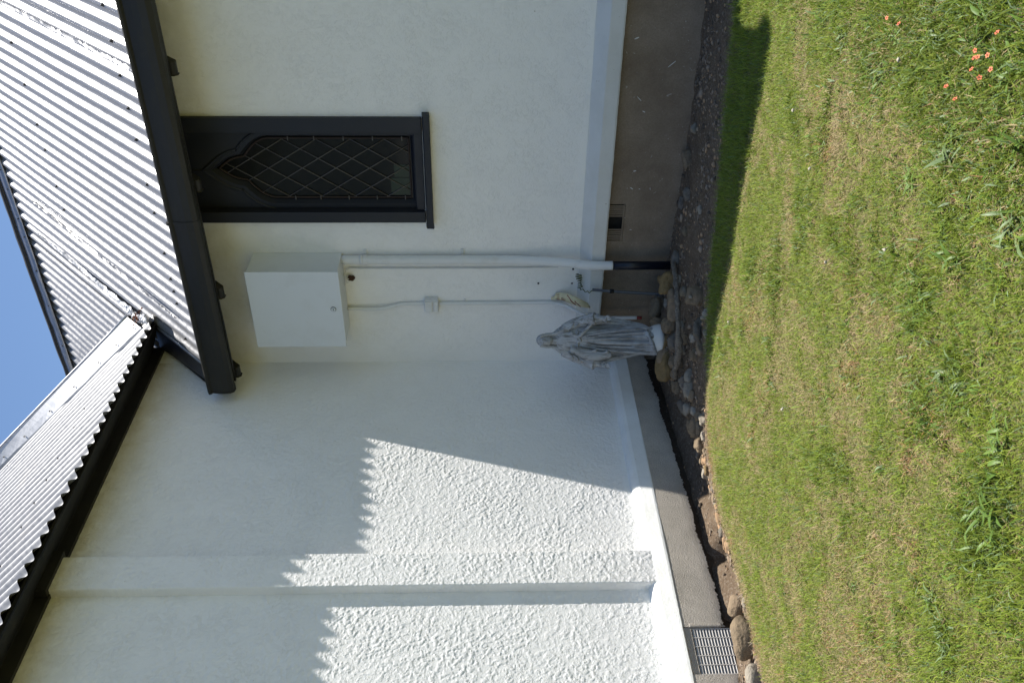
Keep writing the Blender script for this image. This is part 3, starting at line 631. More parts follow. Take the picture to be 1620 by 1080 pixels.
o = mk('leaf_litter', *join(lf), M['leaf'], None); tag(o, 'rust brown dead leaves caught in the roof valley', 'leaves', kind='stuff')
# screws
bm = bmesh.new(); bmesh.ops.create_cone(bm, cap_ends=True, segments=8, radius1=.012, radius2=.010, depth=.004, matrix=Matrix.Translation((0, 0, .002)))
bmesh.ops.create_cone(bm, cap_ends=True, segments=6, radius1=.006, radius2=.005, depth=.008, matrix=Matrix.Translation((0, 0, .008)))
sme = bpy.data.meshes.new('screw'); bm.to_mesh(sme); bm.free(); sme.materials.append(M['screw'])
def screw(p, n, scl=1.0):
    o = bpy.data.objects.new('screw', sme); COL.objects.link(o); o.parent = ch; o.location = p; o.scale = (scl,)*3
    o.rotation_euler = Vector(n).to_track_quat('Z', 'Y').to_euler(); return o
def snap(u): return round(u/PITCH)*PITCH
for x in (3.3, 3.11, 2.92, 2.73, 2.54, 2.346, 2.155, 1.96, 1.77, 1.567, 1.376, 1.087, .893, .72, .63, .42): screw(ptA(snap(x), .287, .011), (0, -1, 1))
for x in (3.2, 2.9, 2.62, 2.33, 2.05, 1.76, 1.46, 1.267, .98, .80, .62): screw(ptA(snap(x), 1.845, .011), (0, -1, 1))
for x in (.10, .02): screw(ptA(snap(x), 1.1, -.002), (0, -1, 1))
for x in (.7, .525, .248, .07, -.27, -.64, -1.09, -1.5): screw(ptA(x, 2.985, .022), (0, -1, 1), .8)
for y in (-.505, -.68, -.93, -1.134, -1.30, -1.537, -1.77, -2.0, -2.3, -2.6, -2.9): screw(ptB(snap(y), .53, .011), (1, 0, 1), .85)
for y in (.05, -.15, -.35, -.6, -.9, -1.2): screw(ptB(snap(y), 2.06, .011), (1, 0, 1), .85)
for t in (.02, .13, .25, .42, .6, .8, .97, 1.2):
    a, b = vc(t); screw(a.lerp(b, .8)+Vector((.006, 0, .008)), (1, -.6, 1), .7)
# ---- eaves of wall A
slab('soffit', [(.0, -.335, 3.03), (XE+.03, -.335, 3.03), (XE+.03, .0, 3.34), (.0, .0, 3.34)], (0, 1, -1), -.01, M['black'])
mkbox('fascia', (.10, XE+.04, -.335, -.312, 2.900, 3.06), M['dark'], ch, .002)
gp = [(-.337, 3.05), (-.337, 2.918), (-.352, 2.905), (-.405, 2.886), (-.436, 2.890), (-.453, 2.915), (-.457, 2.955), (-.455, 2.99), (-.450, 3.030), (-.462, 3.040), (-.466, 3.052), (-.458, 3.060), (-.446, 3.056), (-.436, 3.045), (-.436, 2.965), (-.44, 2.92), (-.42, 2.905), (-.36, 2.922), (-.35, 2.94), (-.35, 3.05)]
def gut(x0, x1, n):
    m = len(gp); vs = []
    for k in range(n+1):
        x = x0+(x1-x0)*k/n; dz = -.010*(x-.1)/3+.003*noise.noise((x*1.5, 0, 1)); vs += [(x, y+.002*noise.noise((x*2, y*9, 0)), z+dz) for y, z in gp]
    fs = [(k*m+i, k*m+(i+1) % m, (k+1)*m+(i+1) % m, (k+1)*m+i) for k in range(n) for i in range(m)]
    return vs, fs
ob = mk('gutter', *gut(.10, XE+.08, 40), M['dark'], ch, False); ob['label'] = 'charcoal painted gutter along the eave over the window'
ec = [(y, z) for y, z in gp[:12]]
mk('end_cap', *prism_x([(y*1.0-.002 if y < -.4 else y, z-.003) for y, z in ec], .092, .102), M['dark'], ob)
m = Vector((-.40, 2.97, 0)); mk('gutter_joint', *prism_x([(m.x+(y-m.x)*1.06, m.y+(z-m.y)*1.06) for y, z in ec], 1.385, 1.40), M['dark'], ob)
def foot(x, w=.078):
    pr = [(-.311, 2.99), (-.311, 2.888), (-.298, 2.872), (-.268, 2.872), (-.250, 2.892), (-.02, 3.12), (-.0, 3.3), (-.05, 3.3)]
    o = mk('rafter_foot', *prism_x(pr, x-w/2, x+w/2), M['dark'], ch, False, None, .006); return o
for x in (3.0, 2.265, 1.56, .80, .155): foot(x)
# ---- eaves of wall B
slab('soffit', [(.298, -7, 3.520), (.298, .14, 3.520), (.03, .14, 3.615), (.03, -7, 3.615)], (-.3, 0, -1), -.008, M['black'])
mk('cornice_board', *prism_y([(-.01, 3.535), (.032, 3.530), (.036, 3.60), (.05, 3.64), (-.01, 3.70)], -7, .14), M['dark'], ch)
mk('cornice_board', *prism_y([(.04, 3.533), (.092, 3.528), (.096, 3.60), (.11, 3.62), (.04, 3.66)], -2.07, -1.80), M['dark'], ch)

# ------------------------------------------------------------------ things fixed to the walls
cb = empty('electrical_cabinet', (.625, 0, 2.14), 'pale grey steel electrical cabinet high on the shaded wall', 'cabinet')
mkbox('body', (-.292, .292, -.236, 0, .0, .585), M['cabinet'], cb, .004)
mkbox('door', (-.298, .298, -.250, -.2375, -.006, .592), M['cabinet'], cb, .003)
bm = bmesh.new(); bmesh.ops.create_cone(bm, cap_ends=True, segments=24, radius1=.016, radius2=.014, depth=.008, matrix=Matrix.Translation((.012, -.254, .052)) @ Matrix.Rotation(math.pi/2, 4, 'X'))
me = bpy.data.meshes.new('lock'); bm.to_mesh(me); bm.free(); lk = link('lock', me, M['cabinet'], cb); mk('lock_ring', *tube([(.012+.0165*math.cos(q*.2618), -.2525, .052+.0165*math.sin(q*.2618)) for q in range(25)], .0022, 6, False), M['rod'], cb)
mkbox('keyhole', (.004, .020, -.2595, -.2583, .050, .054), M['black'], lk, 0)
o = mk('conduit', *tube(spline([(.884, -.038, 2.139), (.884, -.038, 1.7), (.884, -.040, 1.15), (.886, -.055, .90), (.888, -.088, .66), (.886, -.118, .50), (.886, -.120, .352)], 8), .030, 16), M['pvc'], None, True); tag(o, 'thick white plastic conduit running from the cabinet down to the black pipe', 'conduit')
for z, w in ((2.01, .0325), (1.99, .0315)): mk('coupling', *tube([(.884, -.038, z-.012), (.884, -.038, z+.012)], w, 16), M['pvc'], o, True)
for z, y in ((1.985, -.038), (1.345, -.040)):
    mk('clip', *join([tube([(.884, y, z-.01), (.884, y, z+.01)], .0345, 16), (box(.91, .945, -.010, .0, z-.01, z+.01), BF)]), M['pvc'], o)
o = mk('buried_pipe', *tube([(.884, -.118, .36), (.884, -.118, .2), (.884, -.118, -.08)], .0285, 16), M['blackpipe'], None, True); tag(o, 'black plastic pipe rising from the soil into the thick conduit', 'pipe')
pth = [(.803, -.008, 2.10), (.80, -.010, 1.95), (.80, -.010, 1.5), (.80, -.010, 1.1), (.803, -.010, .85), (.81, -.012, .7)]
o = mk('thin_cable', *tube(spline(pth, 6), .0055, 8), M['pvc'], None, True); tag(o, 'thin white cable clipped beside the thick conduit', 'cable')
lp = [(.803, -.012, 2.10), (.79, -.02, 2.125), (.76, -.035, 2.135), (.735, -.03, 2.12), (.715, -.02, 2.10), (.70, -.03, 2.12), (.69, -.04, 2.138)]
o = mk('cable_loop', *tube(spline(lp, 6), .004, 6), M['pvc'], None, True); tag(o, 'loose white wires looping under the cabinet by the mud nest', 'cable')
def rock(name, sx, sy, sz, loc, mat, label, group, rot=None, seed=None, sub=3, parent=None, amp=.22):
    bm = bmesh.new(); bmesh.ops.create_icosphere(bm, subdivisions=sub, radius=1); sd = seed if seed is not None else rr.uniform(0, 99)
    for v in bm.verts:
        c = v.co.copy(); d = 1+amp*noise.noise(c*1.1+Vector((sd, 0, 0)))*1.6+amp*.3*noise.noise(c*3.5+Vector((0, sd, 0)))
        e = Vector([math.copysign(abs(q)**.82, q) for q in c]); v.co = Vector((e.x*sx, e.y*sy, e.z*sz))*d
    me = bpy.data.meshes.new(name); bm.to_mesh(me); bm.free(); o = link(name, me, mat, parent, True, loc); o.rotation_euler = rot or (rr.uniform(-.25, .25), rr.uniform(-.25, .25), rr.uniform(0, 6.28))
    if label: tag(o, label, 'rock' if 'nest' not in name else 'nest', group)
    return o
o = rock('mud_nest', .020, .016, .020, (.728, -.016, 2.095), M['nest'], 'small brown mud nest stuck to the wall under the cabinet', None, amp=.5)
o = mk('small_conduit', *tube(spline([(.485, -.022, 2.139), (.482, -.026, 2.0), (.485, -.026, 1.9), (.51, -.014, 1.78), (.516, -.013, 1.7), (.517, -.013, 1.56)], 8), [.0125]*41, 12), M['pvc'], None, True); tag(o, 'slim white conduit from the cabinet to the junction box', 'conduit')
o = mk('small_conduit', *tube(spline([(.517, -.013, 1.52), (.518, -.013, 1.2), (.520, -.013, .9), (.522, -.014, .76), (.515, -.03, .66), (.49, -.075, .56), (.462, -.105, .48), (.455, -.108, .38), (.455, -.108, .15)], 8), .0125, 12), M['pvc'], None, True); tag(o, 'slim white conduit bending over the ledge behind the statue', 'conduit')
mk('end_sleeve', *tube([(.455, -.108, .15), (.455, -.108, .13), (.457, -.108, .115)], .0115, 10), M['red'], o, True)['label'] = 'red tip of the conduit'
mk('clip', *join([(box(.495, .545, -.006, 0, 1.325, 1.34), BF), tube([(.518, -.013, 1.322), (.518, -.013, 1.342)], .0155, 10)]), M['pvc'], o)
jb = empty('junction_box', (.515, 0, 1.562), 'small white plastic junction box between the slim conduits', 'junction box')
mk('body', *join([(box(-.048, .048, -.048, 0, -.05, .05), BF)]), BF and M['pvc'], jb, False, None, .008)
o = mk('lid', *join([(box(-.042, .042, -.060, -.047, -.006, .046), BF), (box(-.042, .042, -.056, -.0475, -.046, -.014), BF)]), M['pvc'], jb, False, None, .005)
# warning tape
vs = []; n = 24
for k in range(n+1):
    t = k/n; z = .735-.265*t; x0 = .535+.012*math.sin(t*3)-.035*t**2; w = (.030+.045*math.sin(math.pi*min(1, t*.92+.06))**.9)*(.55 if t < .1 else 1); y = -.012-.075*math.sin(t*2.1)**2
    for i in range(5): f = i/4; vs.append((x0+.008+w*f, y-.016*math.sin(f*3.1), z+.006*f))
fs = [(k*5+i, k*5+i+1, (k+1)*5+i+1, (k+1)*5+i) for k in range(n) for i in range(4)]
tp = mk('warning_tape', vs, fs, M['tag'], None, True); tag(tp, 'cream warning tape with red lightning mark curling beside the slim conduit', 'warning tape')
sd_ = tp.modifiers.new('th', 'SOLIDIFY'); sd_.thickness = .0012
def tapept(t, f, off=.0022):
    k = min(n-1, max(0, int(t*n))); i = min(3, max(0, int(f*4))); a = t*n-k; b = f*4-i
    P = [Vector(vs[q]) for q in (k*5+i, k*5+i+1, (k+1)*5+i, (k+1)*5+i+1)]; p = P[0].lerp(P[1], b).lerp(P[2].lerp(P[3], b), a); return p+Vector((-.05, -1, .1)).normalized()*off
def mark(poly, w=.0035): return tube([tapept(*q) for q in poly], w*1.35, 5, True, .4)
mks = [mark([(.40, .90), (.50, .45), (.60, .12)]), mark([(.60, .12), (.585, .60)], .0025), mark([(.585, .60), (.68, .35), (.74, .1)], .0025)]
for k, t in enumerate((.14, .17, .20)): mks.append(mark([(t, .2), (t, .85)], .0014))
for k, f in enumerate((.2, .42, .64, .85)): mks.append(mark([(.14, f), (.20, f)], .0013))
for t in (.25, .28, .31, .34): mks += [mark([(t, .2), (t, .5)], .0012)]
mks += [mark([(.25, .2), (.34, .2)], .0011), mark([(.25, .5), (.30, .5)], .0011)]
mk('red_marking', *join(mks), M['red'], tp)
# rod and coiled wire
o = mk('steel_rod', *tube([(.715, -.15, .478), (.712, -.165, .35), (.706, -.19, .06), (.704, -.2, -.05)], .010, 8), M['rod'], None, True); tag(o, 'thin dull steel rod leaning against the brown plinth', 'rod')
mk('wire_tie', *tube([(.713, -.163, .362), (.712, -.164, .335)], .014, 8), M['black'], o, True)
cp = []
for k in range(90):
    t = k/89; th = t*2*math.pi*6.5; cx = .775-.115*t; cz = .565+.0*t-.02*t; r_ = .020*(.75+.3*math.sin(t*7)); cp.append((cx+r_*.35*math.cos(th), -.045-.02*math.cos(th)*.6, cz+r_*math.sin(th)))
cp += [(.655, -.06, .545), (.668, -.07, .53), (.650, -.08, .515), (.665, -.09, .50), (.655, -.10, .49), (.690, -.12, .475), (.695, -.13, .44), (.705, -.15, .40), (.712, -.165, .36)]
o = mk('coiled_wire', *tube(spline(cp, 2), .0032, 6), M['wire'], None, True); tag(o, 'green coiled wire stretched from the wall clips to the steel rod', 'wire')
for i, (x, z, lab) in enumerate(((.785, .598, 'dark wall plug left of the coiled wire end, beside the thick conduit'), (.672, .600, 'dark wall plug above the coiled wire, over the steel rod'), (.672, .83, 'topmost dark wall plug, well above the coiled wire'))):
    o = rock('wall_plug', .007, .006, .007, (x, -.004, z), M['screw'], None, None, amp=.3, sub=2); tag(o, lab, 'wall plug', 'plug stubs in the shaded wall')

# ------------------------------------------------------------------ statue
st = empty('statue', (.535, -.47, .045), 'weathered concrete statue of a robed woman with lowered open hands', 'statue'); st.rotation_euler = (0, 0, math.radians(27))
def loft(secs, n=96, capb=True, fold=None):
    vs = []; fs = []
    for k, (z, cx, cy, rx, ry) in enumerate(secs):
        for i in range(n):
            th = 2*math.pi*i/n; f = fold(z, th) if fold else 0
            vs.append((cx+(rx+f)*math.cos(th), cy+(ry+f)*math.sin(th), z))
    for k in range(len(secs)-1):
        for i in range(n): fs.append((k*n+i, k*n+(i+1) % n, (k+1)*n+(i+1) % n, (k+1)*n+i))
    fs.append(tuple(range(n))[::-1]); fs.append(tuple((len(secs)-1)*n+i for i in range(n))); return vs, fs
def isec(tab, n=70):
    z0, z1 = tab[0][0], tab[-1][0]; Z = np.linspace(z0, z1, n); T = np.array(tab); return [tuple([z]+[float(np.interp(z, T[:, 0], T[:, c])) for c in range(1, 5)]) for z in Z]
def bf(z, th):
    a = th+math.pi/2; g = max(0, min(1, (.60-z)/.12)); g *= min(1, max(0, (z-.05)/.06)); s = math.sin(a*7+2.6*math.sin(z*6+a)+2*math.sin(a)+(.3-z)*4*math.cos(a))*(.7+.5*math.sin(a*2+z*8)) ; s2 = math.sin(a*17+z*9)
    return g*(.0085*(abs(s)**.7*math.copysign(1, s))+.002*s2)
parts = []
# inner robe
parts.append(loft(isec([(.045, -.01, -.005, .094, .085), (.10, -.008, -.004, .092, .082), (.22, 0, -.004, .088, .076), (.40, 0, -.006, .082, .068), (.52, 0, -.008, .070, .058), (.56, 0, -.006, .064, .052), (.60, 0, 0, .070, .054), (.645, 0, .004, .078, .050), (.672, 0, .006, .060, .042), (.69, 0, .008, .034, .034), (.715, 0, .008, .027, .029), (.74, 0, .005, .025, .027)]), 96, True, bf))
# mantle behind and at the sides
def cf(z, th): return .004*math.sin(th*13+z*14)*max(0, min(1, (.62-z)/.1))
parts.append(loft(isec([(.075, -.005, .030, .080, .050), (.12, 0, .032, .098, .056), (.20, 0, .032, .118, .052), (.30, 0, .030, .140, .046), (.40, 0, .026, .158, .040), (.47, 0, .022, .150, .042), (.55, 0, .018, .126, .044), (.60, 0, .014, .106, .044), (.645, 0, .012, .084, .042), (.67, 0, .012, .060, .038)]), 96, True, cf))
# sloping hem swag
parts.append(tube(spline([(.085, -.045, .12), (.04, -.088, .10), (-.03, -.092, .07), (-.085, -.055, .04)], 6), .012, 8))
for k, (xx, dz) in enumerate(((-.055, 0), (-.030, .02), (-.005, .03), (.020, .02), (.045, 0), (.066, -.02))):
    parts.append(tube(spline([(xx*.5, -.062, .53), (xx*.9, -.076, .40), (xx*1.15, -.083, .25), (xx*1.35, -.082+abs(xx)*.25, .09)], 6), [.003+.004*min(1, i/12) for i in range(19)], 6))
# girdle
parts.append(tube([(.068*math.cos(t), -.006+.057*math.sin(t), .553) for t in [i*2*math.pi/24 for i in range(25)]], .007, 6, False))
# arms with wide sleeves (s=+1 is her left, towards the right of an upright view)
def sleeve(s, zz=0):
    parts.append(tube(spline([(s*.024, .012, .705), (s*.056, .010, .662), (s*.092, .004, .590), (s*.124, -.006, .510), (s*.144, -.018, .450)], 6), [.020+.014*min(1, i/12) for i in range(25)], 16))
    P = spline([(s*.070, .004, .640), (s*.105, -.002, .575), (s*.130, -.018, .505), (s*.148, -.048, .440)], 8)
    parts.append(tube(P, [.036-.004*i/24+.010*(i/24)**2 for i in range(len(P))], 16))
    # hanging cuff
    parts.append(tube(spline([(s*.135, -.030, .480), (s*.140, -.040, .42), (s*.120, -.035, .34), (s*.100, -.02, .25)], 6), [.036, .037, .038, .038, .036, .033, .030, .027, .023, .019, .016, .013, .011, .010, .009, .008, .007, .006, .005], 14))
    # folds on the sleeve
    for j in range(4):
        z = .60-.035*j; parts.append(tube(spline([(s*(.075+.015*j), -.034, z+.012), (s*(.10+.012*j), -.044-.004*j, z-.012), (s*(.125+.010*j), -.030-.008*j, z-.018)], 5), .0045, 6))
    # forearm, palm and fingers
    w = Vector((s*.152, -.066, .405)); parts.append(tube([Vector((s*.148, -.046, .45)), w], [.017, .0125], 12))
    d = Vector((s*.10, -.30, -.95)).normalized(); side = Vector((1, 0, 0)).cross(d).cross(d).normalized(); side = Vector((1, -.1, .1)).normalized()
    pm = w+d*.024; parts.append(tube([w, w+d*.012, w+d*.034], [.0115, .0155, .0155], 12, True, .6))
    for q, (off, ln_) in enumerate(((-.0125, .030), (-.0042, .037), (.0042, .035), (.0125, .026))):
        b = w+d*.032+side*off*1.05; parts.append(tube([b, b+d*ln_*.5+side*off*.12, b+d*ln_+Vector((0, -.004, 0))+side*off*.2], [.0045, .0042, .0030], 8))
    b = w+d*.010-side*s*.012; parts.append(tube([b, b+d*.014-side*s*.010+Vector((0, -.006, 0)), b+d*.026-side*s*.013+Vector((0, -.008, 0))], [.0052, .0048, .0035], 8))
sleeve(1); sleeve(-1)
# her right sleeve drapes across the front in two hanging loops
for (z0, z1, xo) in ((.50, .44, -.052), (.46, .362, -.060)):
    parts.append(tube(spline([(-.128, -.050, z0), (-.085, -.080, z1+.03), (xo, -.088, z1), (xo-.01, -.086, z1+.05), (-.035, -.072, .56)], 7), .0075, 8))
parts.append(tube(spline([(-.045, -.062, .60), (-.085, -.075, .50), (-.092, -.080, .42), (-.085, -.070, .34)], 7), [.018+.010*math.sin(i/21*3.1) for i in range(22)], 12))
parts.append(tube(spline([(.060, -.040, .60), (.020, -.068, .545), (.0, -.066, .54)], 6), .010, 8))
parts.append(tube(spline([(.155, -.052, .43), (.105, -.062, .475), (.055, -.070, .525), (.03, -.064, .55)], 7), .011, 8))
def ell(c, r, rx=0, n=20):
    bm = bmesh.new(); bmesh.ops.create_uvsphere(bm, u_segments=n, v_segments=n//2, radius=1); R = Matrix.Rotation(rx, 3, 'X')
    v = [Vector(c)+R @ Vector((q.co.x*r[0], q.co.y*r[1], q.co.z*r[2])) for q in bm.verts]; f = [tuple(x.index for x in fc.verts) for fc in bm.faces]; bm.free(); return v, f
H_ = Vector((0, -.008, .758)); tl = .22
parts.append(ell(H_, (.031, .037, .044), tl))
parts.append(ell(H_+Vector((0, -.010, -.022)), (.022, .025, .024), tl))          # jaw
parts.append(tube([H_+Vector((0, -.036, .012)), H_+Vector((0, -.0455, -.008)), H_+Vector((0, -.041, -.012))], [.0035, .0052, .004], 8))  # nose
parts.append(tube([H_+Vector((-.009, -.036, -.025)), H_+Vector((0, -.0395, -.0235)), H_+Vector((.009, -.036, -.025))], [.002, .0034, .002], 8))
for s in (-1, 1):
    parts.append(tube([H_+Vector((s*.004, -.037, .016)), H_+Vector((s*.013, -.036, .018)), H_+Vector((s*.022, -.027, .013))], [.003, .0035, .002], 8))   # brow
    parts.append(ell(H_+Vector((s*.012, -.033, .006)), (.0055, .004, .0035)))
# veil: cap and falling sides
parts.append(ell(H_+Vector((0, .012, .008)), (.043, .042, .052), 0, 28))
for s in (-1, 1):
    parts.append(tube(spline([(s*.030, -.030, .795), (s*.038, -.020, .755), (s*.040, -.010, .715), (s*.052, -.012, .680), (s*.072, -.016, .640)], 7), [.010]*15+[.013]*14, 10))
parts.append(loft(isec([(.64, 0, .020, .080, .040), (.68, 0, .022, .056, .036), (.72, 0, .022, .046, .034), (.76, 0, .018, .044, .036)]), 48))
sv, sf = join(parts)
me = bpy.data.meshes.new('figure'); me.from_pydata([tuple(v) for v in sv], [], sf); tmp = link('figure', me, M['statue'])
md = tmp.modifiers.new('r', 'REMESH'); md.mode = 'VOXEL'; md.voxel_size = .0026; md.use_smooth_shade = True
sm = tmp.modifiers.new('s', 'SMOOTH'); sm.factor = .5; sm.iterations = 2
dg = bpy.context.evaluated_depsgraph_get(); me2 = bpy.data.meshes.new_from_object(tmp.evaluated_get(dg)); bpy.data.objects.remove(tmp)
link('figure', me2, None, st, True).name = 'figure'
pe = loft([(0, 0, 0, .10, .10), (.02, 0, 0, .102, .102), (.05, 0, 0, .095, .095), (.08, 0, 0, .080, .080), (.105, 0, 0, .060, .060), (.12, 0, 0, .03, .03)], 40)
o = mk('pedestal', *pe, M['smooth'], st, True)
for p, s in (((-.135, -.045, .515), (.006, .006, .014)),): rock('lichen_patch', *s, p, M['ochre'], None, None, parent=st, amp=.3, sub=2)['label'] = 'ochre stain on the sleeve'
rock('broken_footing', .095, .09, .022, (0, 0, -.008), M['rockmoss'], None, None, rot=(0, 0, 0), parent=st, amp=.3)

# ------------------------------------------------------------------ rocks
RK = [ # x, y, half size across view, half size along, height factor, material, label
 (.90, -.36, .082, .070, 'rockmoss', 'large mossy brown rock beside the black pipe', .07),
 (1.17, -.90, .056, .060, 'rock', 'rounded grey rock with a white chipped face, nearest the lawn beside the branch', .05),
 (.60, -.22, .045, .075, 'rock', 'upright brown stone behind the statue base, near the red conduit tip', .05),
 (.85, -.55, .055, .080, 'rock', 'long brown slab rock between the mossy rock and the branch', .045),
 (.72, -.57, .040, .050, 'rock', 'round brown stone touching the branch in front of the statue', .045),
 (.58, -.39+.02, .034, .040, 'rock', 'small brown stone wedged against the right of the statue base', .05),
 (.49, -.42-.16, .036, .052, 'rock', 'brown cobble directly in front of the statue base', .05),
 (.67, -.68, .038, .042, 'rockgrey', 'blocky grey stone between the statue and the branch', .04),
 (1.01, -1.01, .030, .062, 'rockgrey', 'flat cold grey slab on the soil beyond the branch', .02),
 (.43, -.62, .052, .082, 'rockmoss', 'large olive oval rock left of the statue base', .06),
 (.53, -.70, .032, .036, 'rock', 'small smooth stone between the olive rock and branch', .03),
 (.58, -1.03, .036, .048, 'rockpale', 'pale pointed stone past the left end of the branch', .03),
 (.66, -1.00, .022, .040, 'rockpale', 'narrow pale stone upright next to the pointed stone', .025),
 (.40, -.79, .028, .040, 'rock', 'low brown stone between the olive rock and the plinth', .03),
 (.55, -.92, .036, .034, 'rockgrey', 'dark stone just beyond the tip of the branch', .025),
 (1.19, -1.12, .020, .026, 'rockpale', 'small pale stone standing near the grass edge by the chipped rock', .02),
 (.62, -.12, .045, .030, 'rockgrey', 'grey stone against the brown plinth under the rod', .03),
 (.83, -1.02, .026, .034, 'rock', 'small brown stone on bare soil between branch and grass', .02),
 (.68, -1.42, .042, .026, 'rockpale', 'flat pale stone at the lawn edge where the wall turns', .02),
 (.50, -1.29, .034, .046, 'rock', 'dull brown rounded stone midway along the trench', .03),
 (.61, -1.48, .017, .025, 'rockpale', 'tiny cream pebble against the bare lawn edge', .015),
 (.51, -1.44, .036, .034, 'rock', 'flat brown stone sunk beside the cream pebble', .02),
 (.49, -1.62, .016, .032, 'rockmoss', 'small greenish oval stone at the sunlit trench edge', .018),
 (.40, -1.56, .022, .024, 'rockpale', 'small pale stone at the shadow boundary in the trench', .018),
 (.53, -1.60, .014, .022, 'rocktan', 'orange tan pebble beside the greenish oval stone', .012),
 (.39, -2.455, .036, .048, 'rock', 'round sunlit cobble at the end of the trench, above the large boulder', .045),
 (.43, -2.665, .050, .088, 'rock', 'largest sunlit boulder in front of the iron grille', .06),
 (.41, -2.845, .036, .045, 'rockpale', 'sunlit grey brown cobble below the large boulder at the picture edge', .045),
 (.52, -2.53, .020, .024, 'rockpale', 'small buff stone between round cobble and lawn', .018),
 (.50, -1.99, .026, .038, 'rocktan', 'tan stone alone on the sunlit trench bank', .02),
 (.47, -2.14, .022, .036, 'rocktan', 'rusty tan oval stone in the group on the bank', .018),
 (.52, -2.20, .024, .028, 'rocktan', 'orange square stone in the group on the bank', .016),
 (.53, -2.16, .014, .024, 'rockpale', 'buff sliver stone above the orange stone', .012),
 (.48, -2.06, .022, .026, 'rockgrey', 'blue grey stone topping the group on the bank', .015),
 (.49, -1.83, .018, .022, 'rock', 'little brown stone near the dark trench hole', .014),
 (1.62, -.09, .028, .056, 'rock', 'weathered stone lying against the brown plinth right of the vent', .03),
 (1.59, -.66, .014, .022, 'rockpale', 'whitish pebble on the dark soil below the vent', .012),
 (1.35, -.13, .020, .036, 'rockgrey', 'grey stone at the foot of the plinth under the vent', .02),
 (.38, -.98, .022, .032, 'rockgrey', 'dark stone by the plinth end near the branch tip', .02),
 (.34, -1.33, .020, .038, 'rockgrey', 'half buried grey stone down in the shaded trench', .02),
 (1.05, -.30, .030, .040, 'rockgrey', 'grey stone between the black pipe and the branch root', .02),
 (.78, -.80, .030, .030, 'rock', 'small rounded stone under the middle of the branch', .02),
]
vd = math.atan2(.8, -.6)
for (x, y, a, b, mt, lab, h) in RK:
    z = float(soil_z(np.array([x]), np.array([y]))[0])
    if x < .45 and y < -2.3: z = max(z, -.05)
    a *= 1.14; b *= 1.14; o = rock('rock', b, a, max(h, min(a, b)*.8), (x, y, z+h*.55), M[mt], lab, 'stones lying along the foot of the walls', rot=(rr.uniform(-.3, .3), rr.uniform(-.3, .3), math.radians(37)+rr.uniform(-.35, .35)), sub=4, amp=.26 if y > -2.3 else .15)
    if 'chipped' in lab:
        mkc = rock('chip', .010, .008, .012, (-.010, -.045, .030), M['rockpale'], None, None, parent=o, amp=.4, sub=2); mkc['label'] = 'white chip'
FILL = [(.76, -.46), (.66, -.50), (.80, -.70), (.70, -.78), (.60, -.80), (.47, -.74), (.92, -.50), (.98, -.46), (1.0, -.60), (.74, -.34), (.50, -.90), (.60, -1.12), (.46, -1.08), (.55, -1.20), (.42, -1.18), (.60, -1.30), (.48, -1.40), (.56, -1.36), (.40, -1.46), (.46, -1.52), (.57, -1.56), (.50, -1.74), (.53, -1.80), (.46, -1.84), (.50, -1.90), (.53, -2.04), (.46, -2.02), (.47, -2.30), (.52, -2.34), (.52, -2.42), (.30, -2.46), (.30, -2.90), (.52, -2.88), (.50, -3.06), (.90, -.95), (1.10, -1.18), (.35, -1.10), (.30, -.85), (.95, -1.12), (1.3, -.40), (1.5, -.30), (1.9, -.25)]
sides = ('left', 'right')
def near(x, y):
    b = min(RK, key=lambda q: (q[0]-x)**2+(q[1]-y)**2); return b
for k, (x, y) in enumerate(FILL):
    a = rr.uniform(.014, .027) if x < .6 and y < -1.45 else rr.uniform(.020, .036)
    z = float(soil_z(np.array([x]), np.array([y]))[0]); mt = rr.choice(['rock', 'rock', 'rockpale', 'rockgrey', 'rocktan' if y < -1.4 else 'rock'])
    o = rock('rock', a*rr.uniform(1.0, 1.5), a, a*.75, (x, y, z+a*.3), M[mt], None, None, sub=3, amp=.3)
    tag(o, ('small filler stone half set in soil among the larger stones by the statue' if y > -1.0 and x < 1.05 else 'small stone in the rubble along the trench bank below the long wall' if x < .7 else 'small stone loose on the soil strip under the window wall'), 'rock', ('small stones packed round the statue' if y > -1.0 and x < 1.05 else 'small stones on the trench bank' if x < .7 else 'small stones on the soil strip'))
bp = spline([(1.02, -.30, .0), (1.055, -.42, .015), (1.06, -.55, .03), (1.0, -.72, .04), (.92, -.83, .045), (.80, -.90, .04), (.69, -.90, .03), (.60, -.86, .03), (.50, -.82, .01)], 8)
bv, bfc = tube([p+noise.noise_vector(p*22)*.008 for p in bp], [.0155+.005*noise.noise((i*.9, 0, 0))+(.007 if i > 36 and i < 50 else 0) for i in range(len(bp))], 14)
bv = [Vector(q)+noise.noise_vector(Vector(q)*55)*.004 for q in bv]
o = mk('branch', bv, bfc, M['wood'], None, True); tag(o, 'grey dead branch curving through the stones below the statue', 'branch')

# ------------------------------------------------------------------ weeds and flowers in the lawn
def leaf(base, az, L, W, up, droop, nseg=5):
    vs = []; fs = []; d = Vector((math.cos(az), math.sin(az), 0)); s = Vector((-d.y, d.x, 0)); p = Vector(base); el = up
    for k in range(nseg+1):
        t = k/nseg; w = W*math.sin(math.pi*(t*.82+.12))**.8*(1-t**5) ; vs += [p-s*w/2+Vector((0, 0, .15*w)), p+Vector((0, 0, 0)), p+s*w/2+Vector((0, 0, .15*w))]
        p = p+(d*math.cos(el)+Vector((0, 0, 1))*math.sin(el))*L/nseg; el -= droop/nseg
    for k in range(nseg):
        for i in (0, 1): fs.append((k*3+i, k*3+i+1, (k+1)*3+i+1, (k+1)*3+i))
    return vs, fs
WG = [m_plain('weed_green_%d' % i, c, .5, 0, .35) for i, c in enumerate(((.075, .135, .02), (.10, .165, .03), (.12, .17, .065)))]
